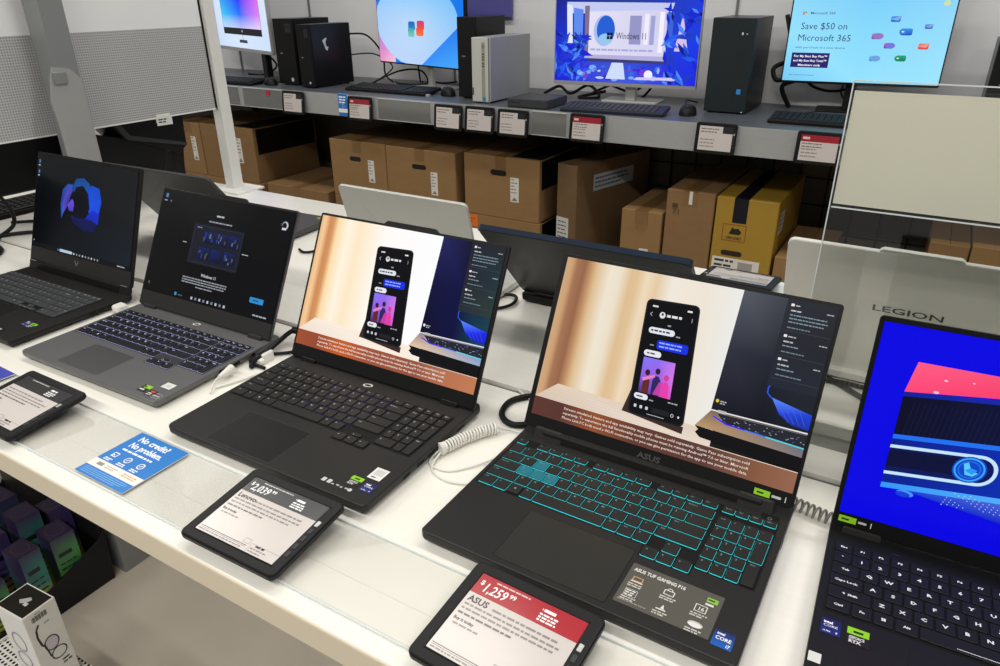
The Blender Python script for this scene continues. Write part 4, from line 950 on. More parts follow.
def desk_keyboard(label, loc, rz, w=.43, d=.13, body=M['blackmatte'], keyc=M['key'], tilt=5, group='desktop keyboards on the shelf', pad=True):
    t = thing('keyboard', label, 'keyboard', loc, rz, group)
    X = Matrix.Translation((0, 0, .009)) @ Matrix.Rotation(R(tilt), 4, 'X')
    b = MB(); b.slab(-w / 2, -d / 2, w / 2, d / 2, [(.003, -.005), (0, -.002), (0, .005), (.002, .008)], .008, body, X=X, seg=3)
    b.box(-w / 2 + .02, -d / 2 + .004, 0, w / 2 - .02, -d / 2 + .012, .006, body); b.box(-w / 2 + .03, d / 2 - .02, 0, w / 2 - .03, d / 2 - .010, .012, body); b.build('body', t)
    b = MB(); n = int((w - .02) / .0195)
    for r in range(6):
        y = -d / 2 + .010 + r * (d - .022) / 6
        k = 0
        while k < n:
            s = 5 if (r == 0 and k == 4) else 1
            if k not in (15,) or n < 18: b.slab(-w / 2 + .010 + k * .0195, y, -w / 2 + .010 + (k + s) * .0195 - .003, y + (d - .022) / 6 - .0028, [(0, .0075), (.0012, .0115)], .001, keyc, X=X, seg=1)
            k += s
    b.build('keys', t); return t
desk_keyboard('black keyboard on the table behind the leftmost laptop', (-2.245, 1.075, .0061), R(92), .40, .13, group=None)

# ------------------------------------------------------------------ cables on the table
def cable(label, pts, r, m, name='cable', ends=(), cat='cable'):
    t = thing(name, label, cat, (pts[0][0], pts[0][1], 0))
    o = Vector((pts[0][0], pts[0][1], 0))
    b = MB(); b.tube([Vector(p) - o for p in pts], r, m, 8, 8); b.build('cord', t)
    for (p0, p1, r0, r1, mm_) in ends:
        b = MB(); b.cyl(Vector(p0) - o, Vector(p1) - o, r0, r1, mm_, 14); b.build('plug', t)
    return t
def coil(label, pts, R0, r, turns, m, tails=(), end=None):
    t = thing('coiled_cord', label, 'coiled cord', (pts[0][0], pts[0][1], 0)); o = Vector((pts[0][0], pts[0][1], 0))
    P = [Vector(p) - o for p in pts]; n = turns * 12; hel = []
    L = [(P[i + 1] - P[i]).length for i in range(len(P) - 1)]; T = sum(L)
    for i in range(n + 1):
        s = i / n * T; k = 0
        while k < len(L) - 1 and s > L[k]: s -= L[k]; k += 1
        p = P[k] + (P[k + 1] - P[k]) * (s / L[k]); d = (P[k + 1] - P[k]).normalized(); side = d.cross(Vector((0, 0, 1))).normalized(); up = side.cross(d)
        a = 2 * PI * i / 12; hel.append(p + side * R0 * math.cos(a) + up * R0 * math.sin(a))
    b = MB(); b.tube(hel, r, m, 6, 1); b.build('coil', t)
    for tp in tails:
        b = MB(); b.tube([Vector(p) - o for p in tp], r * .85, m, 8, 8); b.build('tail', t)
    if end:
        b = MB(); b.cyl(Vector(end[0]) - o, Vector(end[1]) - o, end[2], end[2] * .8, m, 16); b.build('ferrule', t)
    return t
coil('white coiled security cord between the two bright-screened laptops', [(-.482, .655, .010), (-.473, .685, .010), (-.458, .715, .010), (-.445, .733, .010)], .0072, .0017, 18, M['cablew'],
     tails=([(-.485, .648, .009), (-.490, .636, .003), (-.482, .622, .002), (-.455, .622, .002), (-.432, .645, .003), (-.418, .668, .004), (-.412, .680, .004)],
            [(-.483, .650, .008), (-.476, .616, .0022), (-.445, .604, .0022), (-.416, .612, .0022)],
            [(-.445, .735, .010), (-.43, .746, .004), (-.412, .748, .004)]), end=((-.4855, .648, .010), (-.482, .656, .010), .0098))
coil('smoky coiled security cord between the teal-keyed and the blue-screened laptop', [(-.052, .775, .009), (-.02, .768, .009), (.012, .763, .009)], .0068, .0016, 9, M['cableg'], tails=([(-.056, .776, .008), (-.075, .79, .003), (-.10, .82, .002)],))
cable('black power cable looping beside the teal-keyed laptop', [(-.36, .88, .005), (-.40, .868, .005), (-.440, .850, .005), (-.468, .815, .005), (-.462, .775, .005), (-.435, .758, .005), (-.40, .776, .006), (-.36, .785, .006)], .0048, M['cableb'])
cable('thin white cable running behind the second bright screen', [(-.53, .90, .003), (-.50, .868, .003), (-.46, .842, .003), (-.42, .828, .003), (-.37, .822, .003)], .0018, M['cablew'])
cable('thick black power lead with plug behind the grey laptop', [(-.900, .690, .006), (-.912, .705, .006), (-.914, .740, .010), (-.915, .790, .022), (-.905, .798, .028)], .0042, M['cableb'], ends=(((-.908, .797, .028), (-.862, .805, .030), .0062, .0075, M['cableb']),))
cable('black cord curling between the grey laptop and the bright screen', [(-.870, .80, .004), (-.885, .765, .004), (-.915, .735, .004), (-.92, .705, .004), (-.88, .70, .004)], .003, M['cableb'])
cable('white security lead plugged into the right side of the grey laptop', [(-.8925, .600, .003), (-.898, .607, .006), (-.906, .622, .010), (-.911, .638, .012)], .0016, M['cablew'], ends=(((-.908, .632, .012), (-.914, .662, .012), .0035, .0078, M['cablew']),))
cable('thin white lead looping from the table to the black laptop hinge', [(-.900, .615, .003), (-.885, .65, .003), (-.875, .685, .003), (-.858, .715, .006), (-.83, .735, .008)], .0018, M['cablew'])
t = thing('cable_clip', 'white plastic cable clip standing between two laptops', 'cable clip', (-.899, .726, 0)); b = MB(); b.slab(-.004, -.012, .004, .012, [(0, 0), (0, .016), (.002, .018)], .004, M['cablew'], seg=3); b.build('body', t); b = MB(); b.cyl((0, -.02, .006), (0, -.012, .006), .005, .006, M['cablew'], 12); b.build('nub', t)
t = thing('security_plug', 'white security plug at the right edge of the leftmost laptop', 'security plug', (-1.3175, .728, 0)); b = MB(); b.slab(-.010, -.012, .012, .012, [(.002, .002), (0, .004), (0, .013), (.003, .016)], .005, M['cablew'], seg=3); b.box(-.006, -.006, 0, .006, .006, .004, M['cablew']); b.build('body', t)
cable('black cable on the far table beside the white laptop lid', [(-.15, 1.132, .005), (-.10, 1.134, .005), (-.06, 1.130, .005), (-.025, 1.105, .005), (.01, 1.078, .005)], .0045, M['cableb'])
cable('second black cable crossing on the table below the white laptop lid', [(-.14, 1.115, .005), (-.09, 1.118, .005), (-.04, 1.122, .008), (.06, 1.12, .005)], .004, M['cableb'])
cable('black ring-shaped cord by the dark brushed laptop', [(-.710, 1.150, .004), (-.685, 1.175, .006), (-.660, 1.168, .008), (-.652, 1.135, .006), (-.672, 1.105, .004), (-.705, 1.098, .004)], .0035, M['cableb'])
cable('black cord looping behind the grey laptop screen', [(-1.262, 1.23, .004), (-1.235, 1.21, .006), (-1.228, 1.18, .006), (-1.25, 1.165, .004), (-1.275, 1.175, .004)], .0032, M['cableb'])
cable('black cable draped upright at the left photo edge', [(-1.95, .80, .20), (-1.99, .88, .10), (-2.02, .90, .03), (-2.00, .835, .006), (-1.96, .82, .005), (-1.90, .80, .005), (-1.85, .74, .005)], .005, M['cableb'])
cable('black cable crossing the table behind the leftmost laptop', [(-2.04, .80, .006), (-2.00, .87, .012), (-1.95, .93, .012), (-1.90, .96, .012), (-1.80, .94, .012)], .005, M['cableb'])
cable('second black cable running behind the leftmost laptop screen', [(-2.10, .93, .013), (-2.05, .98, .013), (-1.99, 1.02, .013), (-1.93, 1.035, .013)], .0045, M['cableb'])

# ================================================================== WALL SHELF
ZS = .1823
sh = thing('wall_shelf', 'long grey steel wall shelf holding monitors and desktop computers', 'shelf', (-1.2, 2.62, FLOORZ))
SHX = Matrix.Translation((1.2, -2.62, -FLOORZ))
b = MB(); b.box(-4.4, 2.352, .150, 1.8, 2.908, ZS, M['shelftop']); b.build('shelf_top', sh, SHX)
b = MB(); b.box(-4.4, 2.345, .0945, 1.8, 2.352, ZS + .0005, M['fascia']); b.build('front_fascia', sh, SHX)
b = MB(); b.box(-4.4, 2.36, -.54, 1.8, 2.908, -.50, M['charcoal']); b.build('base_deck', sh, SHX)
b = MB(); b.box(-4.4, 2.40, FLOORZ, 1.8, 2.43, -.54, M['blackmatte']); b.build('kick_plate', sh, SHX)
b = MB(); b.box(-4.4, 2.895, -.50, 1.8, 2.908, .150, M['dark']); b.build('back_panel', sh, SHX)
for x in (-4.3, -3.34, -2.255, -.55, .7):
    b = MB(); b.box(x - .015, 2.862, -.50, x + .015, 2.894, .150, M['charcoal']); b.build('upright', sh, SHX)
b = MB()
for k in range(27): b.cyl((-1.3 + k * .1, 0, .02), (-1.3 + k * .1, 0, .64), .0028, .0028, M['wire'], 6)
for k in range(7): b.cyl((-1.33, -.004, .03 + k * .1), (1.33, -.004, .03 + k * .1), .0028, .0028, M['wire'], 6)
for x in (-1.3, 0, 1.3): b.cyl((x, 0, 0), (x, 0, .03), .0035, .0035, M['wire'], 6)
b.build('wire_grid', sh, SHX @ Matrix.Translation((-.9, 2.885, -.5)))

def sleeve(x0, x1, z0=.098, z1=.178):
    w = (x1 - x0) / 2; X = SHX @ Matrix.Translation(((x0 + x1) / 2, 2.3435, z0))
    b = MB(); b.box(-w, -.0012, 0, w, 0.0012, z1 - z0, M['sleeve']); b.box(-w, -.0016, -.0014, w, .0014, 0, M['acryledge']); b.box(-w, -.0016, z1 - z0, w, .0014, z1 - z0 + .0014, M['acryledge'])
    o = b.build('label_sleeve', sh, X); o['label'] = 'clear plastic label sleeve'; return o
for a, e in ((-2.77, -2.525), (-3.08, -2.80), (-1.975, -1.715), (-1.262, -1.125)): sleeve(a, e)
P = Paint((-2.6195, 2.3413, .150), (1, 0, 0), (0, 0, 1)); P.poly([(0, 0), (22, 4), (26, 22), (8, 26), (2, 14)], c(196, 40, 58)); P.build('red_scrap', M['ink'], sh, SHX)

def shelf_tag(label, xl, zt, headcol, seed, dark_corner=False):
    def body(P, u0, v0, u1, v1):
        w = u1 - u0; h = v1 - v0
        if headcol: P.rect(u0, v1 - h * .26, u1, v1, headcol); P.bars(u0 + 5, v1 - h * .17, w * .2, 1, 4, h * .09, c(235, 200, 200), seed=seed)
        if dark_corner: P.rect(u1 - w * .30, v1 - h * .27, u1, v1, c(44, 44, 46))
        g = c(120, 112, 110)
        P.bars(u0 + 5, v1 - h * .36 if headcol else v1 - h * .14, w * .55, 2, h * .12, h * .045, g, seed=seed + 1)
        for k in range(3): P.bars(u0 + 5, v0 + h * (.14 + .14 * k), w * .5, 1, 4, h * .05, c(150, 142, 138), seed=seed + 2 + k)
    def clip(t):
        b = MB(); b.box(-.03, .006, -.018, .03, .0188, .020, M['blackmatte']); b.build('clip', t)
    return price_tag(label, (xl + .064, 2.326, zt - .046), 0, 84, .129, .096, None, body, 'price tags on the shelf front', clip, 0.0, True)
RD = c(162, 42, 54)
shelf_tag('white-sheeted shelf tag below the two black towers', -2.506, .180, None, 1, True)
shelf_tag('red-headed shelf tag right of the small blue card', -2.126, .180, RD, 2)
shelf_tag('white shelf tag below the black tower, leftmost of three grouped tags', -1.685, .177, None, 3, True)
shelf_tag('white shelf tag below the silver-white tower, middle of three grouped tags', -1.542, .179, None, 4, True)
shelf_tag('white shelf tag below the mini computer, rightmost of three grouped tags', -1.398, .178, None, 5, True)
shelf_tag('red-headed shelf tag below the blue scene monitor', -1.103, .184, RD, 6)
shelf_tag('white shelf tag below the blue-black tower', -.657, .189, None, 7, True)
shelf_tag('red-headed shelf tag beside the acrylic sign holder', -.350, .187, RD, 8)
t = thing('info_card', 'small blue and white card on the shelf front, left of a red tag', 'card', (-2.163, 2.3422, .096))
b = MB(); b.box(-.026, -.0008, 0, .026, .0034, .09, M['white']); b.build('backing', t)
P = Paint((-.026, -.001, 0), (1, 0, 0), (0, 0, 1)); P.rect(0, 0, 52, 90, BLUE); P.bars(6, 74, 40, 3, 11, 6, WHITE); P.rect(0, 14, 52, 30, WHITE); P.ring(26, 42, 7, 7, 2, c(150, 200, 240), 16); P.build('print', M['ink'], t)

# ------------------------------------------------------------------ computers on the shelf
def tower(label, x0, x1, y0, y1, h, front, side, marks, rz=0.0, name='desktop_tower', r=.004):
    cx, cy = (x0 + x1) / 2, (y0 + y1) / 2; hw, hd = (x1 - x0) / 2, (y1 - y0) / 2
    t = thing(name, label, 'desktop computer', (cx, cy, ZS), rz, 'desktop computers on the shelf')
    b = MB(); b.slab(-hw, -hd + .012, hw, hd, [(.001, .006), (0, .007), (0, h - .001), (.001, h)], r, side, seg=2)
    b.build('case', t)
    b = MB(); b.slab(-hw, -hd, hw, -hd + .0125, [(.001, .005), (0, .007), (0, h - .002), (.001, h - .0004)], .003, front, seg=2); b.build('front_panel', t)
    b = MB()
    for sx in (-1, 1):
        for y in (-hd + .03, hd - .03): b.cyl((sx * (hw - .015), y, 0), (sx * (hw - .015), y, .007), .007, .008, M['blackmatte'], 10)
    b.build('foot', t)
    P = Paint((-hw, -hd - .0003, 0), (1, 0, 0), (0, 0, 1)); marks(P, hw * 2000, h * 1000); P.build('front_marks', M['ink'], t)
    return t
def mk_black(badge):
    def f(P, w, h):
        P.rect(w * .62, h * .80, w * .9, h * .93, c(34, 34, 36)); P.rect(w * .66, h * .86, w * .74, h * .9, c(10, 10, 10)); P.rect(w * .78, h * .86, w * .86, h * .9, c(10, 10, 10))
        P.bars(w * .25, h * .48, w * .16, 1, 3, 4, c(150, 150, 152)); P.ell(w * .72, h * .09, w * .07, w * .07, c(196, 196, 198), 16)
    return f
tower('taller black desktop tower behind the white-scratched one', -2.672, -2.55, 2.482, 2.72, .282, M['blackmatte'], M['tower_b'], mk_black(0))
tb2 = tower('black desktop tower with a white torn sticker on its side', -2.484, -2.408, 2.435, 2.70, .262, M['blackmatte'], M['tower_b'], mk_black(1))
P = Paint((.0385, -.055, .165), (0, 1, 0), (0, 0, 1)); P.poly([(0, 30), (22, 40), (30, 38), (20, 22), (24, 4), (36, 2), (28, -14), (16, -6), (10, 12)], c(206, 206, 206)); P.build('torn_sticker', M['ink'], tb2)
def mk_t2(P, w, h): P.bars(w * .25, h * .52, w * .42, 1, 3, 5, c(110, 110, 112))
tower('black desktop tower standing behind the silver-white tower', -1.672, -1.592, 2.484, 2.72, .299, M['blackmatte'], M['tower_b'], mk_t2)
def mk_w(P, w, h):
    P.rect(w * .57, h * .06, w * .76, h * .93, c(158, 154, 132)); 
    for k, y in enumerate((.84, .74, .70, .66, .60, .56)): P.rrect(w * .6, h * y, w * .72, h * (y + (.05 if k == 0 else .022)), 1, c(70, 70, 64) if k else c(120, 118, 104))
    P.rect(w * .6, h * .035, w * .78, h * .10, c(40, 130, 190)); P.rect(w * .03, h * .12, w * .10, h * .24, c(60, 60, 60)); P.rect(w * .94, 0, w, h, c(90, 92, 96))
tower('slim silver-white desktop tower with a vertical olive stripe', -1.554, -1.476, 2.402, 2.72, .233, M['tower_w'], M['tower_g'], mk_w)
def mk_b(P, w, h):
    P.rect(w * .66, h * .02, w * .675, h * .98, c(14, 18, 20)); P.rrect(w * .70, h * .83, w * .74, h * .855, 1, c(220, 225, 230)); P.ell(w * .82, h * .84, 2.2, 2.2, c(200, 205, 210), 12)
    for y in (.66, .62, .58): P.rect(w * .76, h * y, w * .84, h * (y + .022), c(12, 14, 15))
    P.rect(w * .74, h * .215, w * .84, h * .27, c(44, 140, 220)); P.ell(w * .92, h * .025, 3, 2, c(210, 210, 210), 12)
tower('blue-black desktop tower with a small blue badge, right of the blue scene monitor', -.712, -.570, 2.584, 2.84, .303, M['tower_t'], M['tower_b'], mk_b)
tower('black desktop tower at the right photo edge, behind the acrylic holder', .105, .21, 2.60, 2.84, .25, M['blackmatte'], M['tower_b'], mk_t2)
t = thing('mini_computer', 'small flat grey computer right of the silver-white tower', 'desktop computer', (-1.2985, 2.455, ZS), R(1), 'desktop computers on the shelf')
b = MB(); b.slab(-.082, -.088, .082, .088, [(.002, .002), (0, .004), (0, .030), (.003, .032)], .006, M['charcoal'], seg=3); b.box(-.06, -.06, 0, .06, .06, .003, M['blackmatte']); b.build('case', t)
P = Paint((-.082, -.0883, 0), (1, 0, 0), (0, 0, 1)); P.rrect(20, 16, 30, 22, 1, c(16, 16, 17)); P.rrect(34, 17, 42, 21, 1, c(16, 16, 17)); P.rrect(46, 17, 54, 21, 1, c(16, 16, 17)); P.ell(12, 19, 3, 3, c(24, 24, 25), 14); P.build('front_marks', M['ink'], t)

def monitor(label, p0, p1, zb, h, bez, chin, paint, frame, stand, neck_at=.5, kick=None, tilt=0):
    """p0, p1: lower left and right front corners"""
    a = Vector((p0[0], p0[1], 0)); e = Vector((p1[0], p1[1], 0)); d = e - a; W = d.length; rz = math.atan2(d.y, d.x)
    mid = a + d * neck_at
    t = thing('monitor', label, 'monitor', (mid.x, mid.y, ZS), rz, 'monitors on the shelf')
    X = Matrix.Translation((-W * neck_at, 0, zb - ZS)) @ Matrix(((1, 0, 0, 0), (0, 0, -1, 0), (0, 1, 0, 0), (0, 0, 0, 1)))   # u right, v up, n towards us
    b = MB(); b.slab(0, 0, W, h, [(.004, -.022), (0, -.016), (0, -.001), (.001, 0)], .005, frame, X=X, seg=2, mtop=bez); b.build('housing', t)
    P = Paint(X @ Vector((0, 0, .0006)), (1, 0, 0), (0, 0, 1)); m = .004; paint(P, m * 1000, chin * 1000, (W - m) * 1000, (h - m) * 1000); P.build('screen', M['screen'], t)
    st = stand
    b = MB(); b.box(-st['nw'] / 2, .0225, .004, st['nw'] / 2, .0225 + st['nd'], zb - ZS + .12, st['mat'], b=.004); b.build('neck', t)
    b = MB(); b.slab(-st['bw'] / 2, .0, st['bw'] / 2, .13, [(0, 0), (0, .004), (.002, .006)], .012, st['mat'], seg=3); b.build('stand_foot', t)
    return t
def rainbow(P, u0, v0, u1, v1):
    w = u1 - u0
    P.grid(u0, v0, u1, v1, [[c(206, 226, 255), c(214, 232, 255), c(226, 236, 250)], [c(190, 214, 255), c(214, 230, 252), c(206, 224, 250)]])
    a, e = u1 - w * .70, u1 - w * .10
    P.rect(a - 3, v0 + 60, e + 3, v1 - 2, c(24, 24, 28))
    P.grid(a, v0 + 90, e, v1 - 4, [[c(250, 190, 60), c(240, 120, 60), c(255, 200, 70)], [c(250, 120, 40), c(250, 90, 40), c(255, 190, 90)], [c(140, 110, 220), c(200, 60, 80), c(240, 120, 190)], [c(50, 170, 240), c(20, 60, 250), c(220, 110, 240)], [c(60, 200, 250), c(30, 110, 250), c(225, 130, 245)], [c(190, 220, 250), c(190, 190, 250), c(240, 210, 250)]])
    P.ell((a + e) / 2, v0 + 77, 5, 5, c(200, 200, 205), 14); P.rect((a + e) / 2 - 2, v0 + 38, (a + e) / 2 + 2, v0 + 60, c(60, 62, 66)); P.poly([((a + e) / 2 - 50, v0 + 24), ((a + e) / 2 + 50, v0 + 24), ((a + e) / 2 + 46, v0 + 38), ((a + e) / 2 - 46, v0 + 38)], c(52, 58, 66))
def sky(P, u0, v0, u1, v1):
    w = u1 - u0; h = v1 - v0
    P.rect(u0, v0, u1, v1, c(20, 120, 236))
    P.raw([(u0, v0), (u0 + w * .2, v0), (u0 + w * .2, v0 + h * .55), (u0, v0 + h * .8)], [(0, 1, 2, 3)], [c(236, 150, 190), c(250, 200, 220), c(170, 120, 240), c(60, 110, 240)]); P.up()
    pts = [(u0 + w * .46, v0 + h * .48)]; cols = [c(190, 220, 252)]
    for k in range(40):
        a = 2 * PI * k / 40; pts.append((u0 + w * (.46 + .48 * math.cos(a) * (1 + .12 * math.sin(a))), v0 + h * (.48 + .52 * math.sin(a)))); cols.append(mixc(c(120, 196, 250), c(190, 214, 250), .5 + .5 * math.sin(a + 3.6)))
    pts = [(min(max(p[0], u0), u1), min(max(p[1], v0), v1)) for p in pts]
    P.raw(pts, [(0, k + 1, (k + 1) % 40 + 1) for k in range(40)], cols); P.up()
    P.raw([(u0 + w * .52, v0), (u1, v0 + h * .56), (u1, v0), ], [(0, 1, 2)], [c(60, 150, 250), c(30, 120, 240), c(70, 170, 250)]); P.up()
    ca, cb = u0 + w * .485, v0 + h * .44; P.warp = lambda p_: (ca + (p_[0] - ca) * 1.7, cb + (p_[1] - cb) * 1.05)
    P.rrect(ca - 36, cb - 4, ca - 8, cb + 30, 7, [c(50, 140, 190), c(20, 110, 200)]); P.rrect(ca - 38, cb - 30, ca - 12, cb + 6, 7, [c(130, 210, 190), c(60, 160, 180)])
    P.rrect(ca, cb, ca + 30, cb + 34, 7, [c(240, 80, 80), c(214, 60, 110)]); P.rrect(ca - 4, cb - 24, ca + 26, cb + 8, 7, [c(252, 120, 60), c(240, 80, 60)]); P.warp = None
def house(P, u0, v0, u1, v1):
    w = u1 - u0; h = v1 - v0; q = lambda a, e: (u0 + w * a, v0 + h * e)
    P.grid(u0, v0, u1, v1, [[c(26, 30, 120), c(40, 60, 130), c(30, 60, 210)], [c(24, 46, 200), c(40, 70, 200), c(24, 60, 230)], [c(20, 26, 220), c(70, 90, 220), c(30, 40, 230)]])
    P.poly([q(.08, .86), q(.82, .85), q(.80, .74), q(.10, .74)], c(196, 204, 244))
    P.raw([q(.24, .28), q(.78, .28), q(.80, .78), q(.24, .76)], [(0, 1, 2, 3)], [c(226, 222, 244), c(216, 212, 244), c(206, 206, 240), c(232, 226, 246)]); P.up()
    P.poly([q(.08, .84), q(.12, .82), q(.13, .42), q(.09, .42)], c(226, 232, 255)); P.poly([q(.13, .80), q(.20, .78), q(.20, .40), q(.14, .40)], c(96, 140, 240)); P.poly([q(.21, .82), q(.245, .82), q(.245, .32), q(.22, .32)], c(128, 112, 140))
    P.ell(*q(.355, .56), w * .075, h * .165, c(170, 190, 240), 28); P.ell(*q(.365, .57), w * .064, h * .15, c(36, 96, 214), 28); P.ell(*q(.365, .47), w * .05, h * .06, c(150, 200, 240), 20)
    P.rect(*q(.53, .42), *q(.61, .72), c(150, 150, 200)); P.rect(*q(.63, .42), *q(.66, .74), c(240, 236, 250)); P.rect(*q(.67, .42), *q(.70, .72), c(160, 164, 214)); P.rect(*q(.73, .34), *q(.76, .76), c(244, 240, 252)); P.rect(*q(.78, .40), *q(.82, .76), c(60, 100, 214))
    P.poly([q(.84, .36), q(.93, .36), q(.88, .74)], c(214, 196, 236)); P.poly([q(.22, .30), q(.78, .30), q(.78, .25), q(.22, .26)], c(180, 176, 220)); P.poly([q(.24, .26), q(.80, .25), q(.82, .22), q(.24, .225)], c(60, 60, 120))
    P.bars(*q(.26, .345), w * .48, 1, 3, h * .022, c(170, 172, 220), seed=3)
    rnd = random.Random(9)
    for k in range(90):
        x = rnd.choice([rnd.uniform(.0, .24), rnd.uniform(.78, 1.0)]); y = rnd.uniform(.02, .95 if x > .5 else .55)
        L = rnd.uniform(.03, .075); a = rnd.uniform(0, 2 * PI); cx, cy = q(x, y); dx, dy = math.cos(a) * w * L, math.sin(a) * w * L
        pts = [(cx - dx, cy - dy), (cx - dy * .28, cy + dx * .28), (cx + dx, cy + dy), (cx + dy * .28, cy - dx * .28)]
        pts = [(min(max(p[0], u0), u1), min(max(p[1], v0), v1)) for p in pts]
        P.poly(pts, rnd.choice([c(24, 40, 210), c(40, 90, 240), c(16, 20, 120), c(80, 140, 250), c(30, 60, 190)]))
        P.lay -= 1
    P.up(3)
    for k in range(40):
        x = rnd.uniform(.15, .85); y = rnd.uniform(.02, .2); P.ell(*q(x, y), w * rnd.uniform(.01, .035), h * rnd.uniform(.01, .04), rnd.choice([c(120, 170, 250), c(190, 210, 255), c(60, 40, 220), c(120, 60, 210), c(50, 110, 240)]), 10); P.lay -= 1
    P.up(3)
    P.poly([q(.38, .04), q(.52, .04), q(.50, .22), q(.42, .22)], c(206, 222, 252)); P.ell(*q(.68, .1), w * .03, h * .05, c(240, 240, 255), 16); P.poly([q(.58, .04), q(.86, .05), q(.84, .08), q(.6, .07)], c(214, 200, 250))
    cx, cy = q(.375, .47)
    for dx in (0, 1):
        for dy in (0, 1): P.rect(cx + dx * 12, cy + dy * 12, cx + dx * 12 + 10.5, cy + dy * 12 + 10.5, c(12, 16, 50))
    P.text('Windows 11', *q(.44, .475), h * .07, c(24, 28, 70), .0, width=w * .205)
def offer(P, u0, v0, u1, v1):
    w = u1 - u0; h = v1 - v0; q = lambda a, e: (u0 + w * a, v0 + h * e); T = c(50, 62, 96)
    P.grid(u0, v0, u1, v1, [[c(140, 212, 250), c(120, 204, 250), c(140, 210, 250)], [c(150, 226, 255), c(136, 218, 252), c(150, 222, 252)], [c(120, 204, 246), c(150, 226, 255), c(160, 230, 255)]])
    P.warp = lambda p: (p[0] - (w * .045 if p[0] < u0 + w * .47 else -w * .03), v0 + (p[1] - v0) * .76)
    sx, sy = q(.115, .89)
    for dx, dy, cc_ in ((0, 1, c(240, 90, 40)), (1, 1, c(120, 180, 40)), (0, 0, c(40, 150, 230)), (1, 0, c(250, 180, 30))): P.rect(sx + dx * 6.5, sy + dy * 6.5, sx + dx * 6.5 + 5.8, sy + dy * 6.5 + 5.8, cc_)
    P.text('Microsoft 365', *q(.165, .895), 10, c(70, 84, 120), .005, width=w * .16)
    P.text('Save $50 on', *q(.115, .70), 27, T, -.002, width=w * .30); P.text('Microsoft 365', *q(.105, .545), 27, T, -.002, width=w * .345)
    P.text('with purchase of a new device', *q(.10, .445), 8.5, T, .0, width=w * .325)
    P.rect(*q(.085, .185), *q(.335, .385), c(44, 40, 110))
    for k, s in enumerate(('For My Best Buy Plus\u2122', 'and My Best Buy Total\u2122', 'Members only')): P.text(s, *q(.21, .325 - .06 * k), 8.6, WHITE, .02, width=w * (.22 if k < 2 else .15), align='c')
    P.bars(*q(.085, .075), w * .24, 1, 3, 2.6, c(90, 140, 180), seed=2)
    def ic(x, y, r, c0, c1, k):
        cx, cy = q(x, y); P.rrect(cx - r, cy - r * .8, cx + r, cy + r * .8, r * .35, [c0, c1])
        if k == 0: P.poly([(cx - r * 1.2, cy), (cx, cy + r * .4), (cx + r * 1.3, cy + r * 1.1), (cx + r * .5, cy - r * .4)], mixc(c0, WHITE, .3))
        if k == 1: P.rrect(cx - r * 1.2, cy - r * .5, cx - r * .1, cy + r * .5, r * .15, mixc(c1, BLACK, .2)); P.rect(cx - r * .8, cy - r * .1, cx - r * .4, cy + r * .15, WHITE)
        if k == 2: P.ell(cx + r * .3, cy, r * 1.05, r * .85, mixc(c0, WHITE, .15), 18)
    ic(.63, .84, 14, c(30, 110, 210), c(40, 160, 240), 0); ic(.535, .62, 15, c(120, 60, 180), c(180, 140, 220), 2); ic(.71, .68, 17, c(30, 70, 190), c(60, 150, 240), 1); ic(.835, .75, 11, c(40, 90, 200), c(60, 150, 230), 0)
    ic(.62, .50, 14, c(60, 60, 220), c(240, 80, 110), 2); ic(.83, .50, 15, c(220, 60, 60), c(250, 130, 110), 0); ic(.545, .33, 14, c(40, 140, 220), c(120, 200, 250), 2); ic(.71, .34, 15, c(20, 120, 90), c(40, 170, 120), 1)
    P.warp = None
    P.ell(*q(.94, .79), 9, 8, c(214, 226, 150), 16)
monitor('left-hand monitor showing a rainbow-coloured display, behind the white post', (-3.43, 2.737), (-2.698, 2.481), .308, .42, M['alu'], .016, rainbow, M['alu'], dict(nw=.05, nd=.03, bw=.22, mat=M['black']), .80)
monitor('thin black-framed monitor with a sky-blue picture and red-blue mark', (-2.282, 2.748), (-1.700, 2.582), .275, .33, M['bezel'], .006, sky, M['bezel'], dict(nw=.03, nd=.02, bw=.20, mat=M['alu']), .56)
monitor('white-framed monitor with a blue garden house picture', (-1.327, 2.640), (-.774, 2.680), .240, .34, M['alu'], .014, house, M['alu'], dict(nw=.04, nd=.03, bw=.22, mat=M['alu']), .55)
monitor('black-framed monitor with a pale blue software offer', (-.500, 2.756), (-.019, 2.812), .275, .32, M['bezel'], .008, offer, M['bezel'], dict(nw=.035, nd=.03, bw=.20, mat=M['black']), .47)
t = thing('wall_sign', 'plain indigo sign board on the wall above the black tower', 'sign', (-1.785, 2.905, .462)); b = MB(); b.box(-.16, -.004, 0, .118, .0069, .20, M['purple']); b.build('board', t); b = MB(); b.box(-.16, -.0046, 0, .118, -.004, .006, M['charcoal']); b.build('lower_edge', t)

desk_keyboard('black keyboard below the rainbow-coloured monitor', (-2.93, 2.424, ZS), R(3), .36, .12)
desk_keyboard('black keyboard in front of the sky-blue monitor', (-2.037, 2.520, ZS), R(0), .43, .13)
desk_keyboard('dark blue-black keyboard in front of the garden house monitor', (-.985, 2.442, ZS), R(6), .37, .12, mat('navy_plastic', c(40, 44, 58), .5, noise=.05), M['charcoal'])
desk_keyboard('black keyboard beneath the software offer monitor, beside the acrylic holder', (-.255, 2.525, ZS), R(1), .43, .13, keyc=M['blackmatte'])
def mouse(label, x, y, rz, z=ZS):
    t = thing('mouse', label, 'mouse', (x, y, z), rz, 'mice on the shelf'); b = MB(); b.dome(0, 0, 0, .030, .050, .034, M['black'], 20, 6); b.build('body', t)
    b = MB(); b.cyl((-.003, -.026, .0285), (.003, -.026, .0285), .006, .006, M['charcoal'], 10); b.build('wheel', t); return t
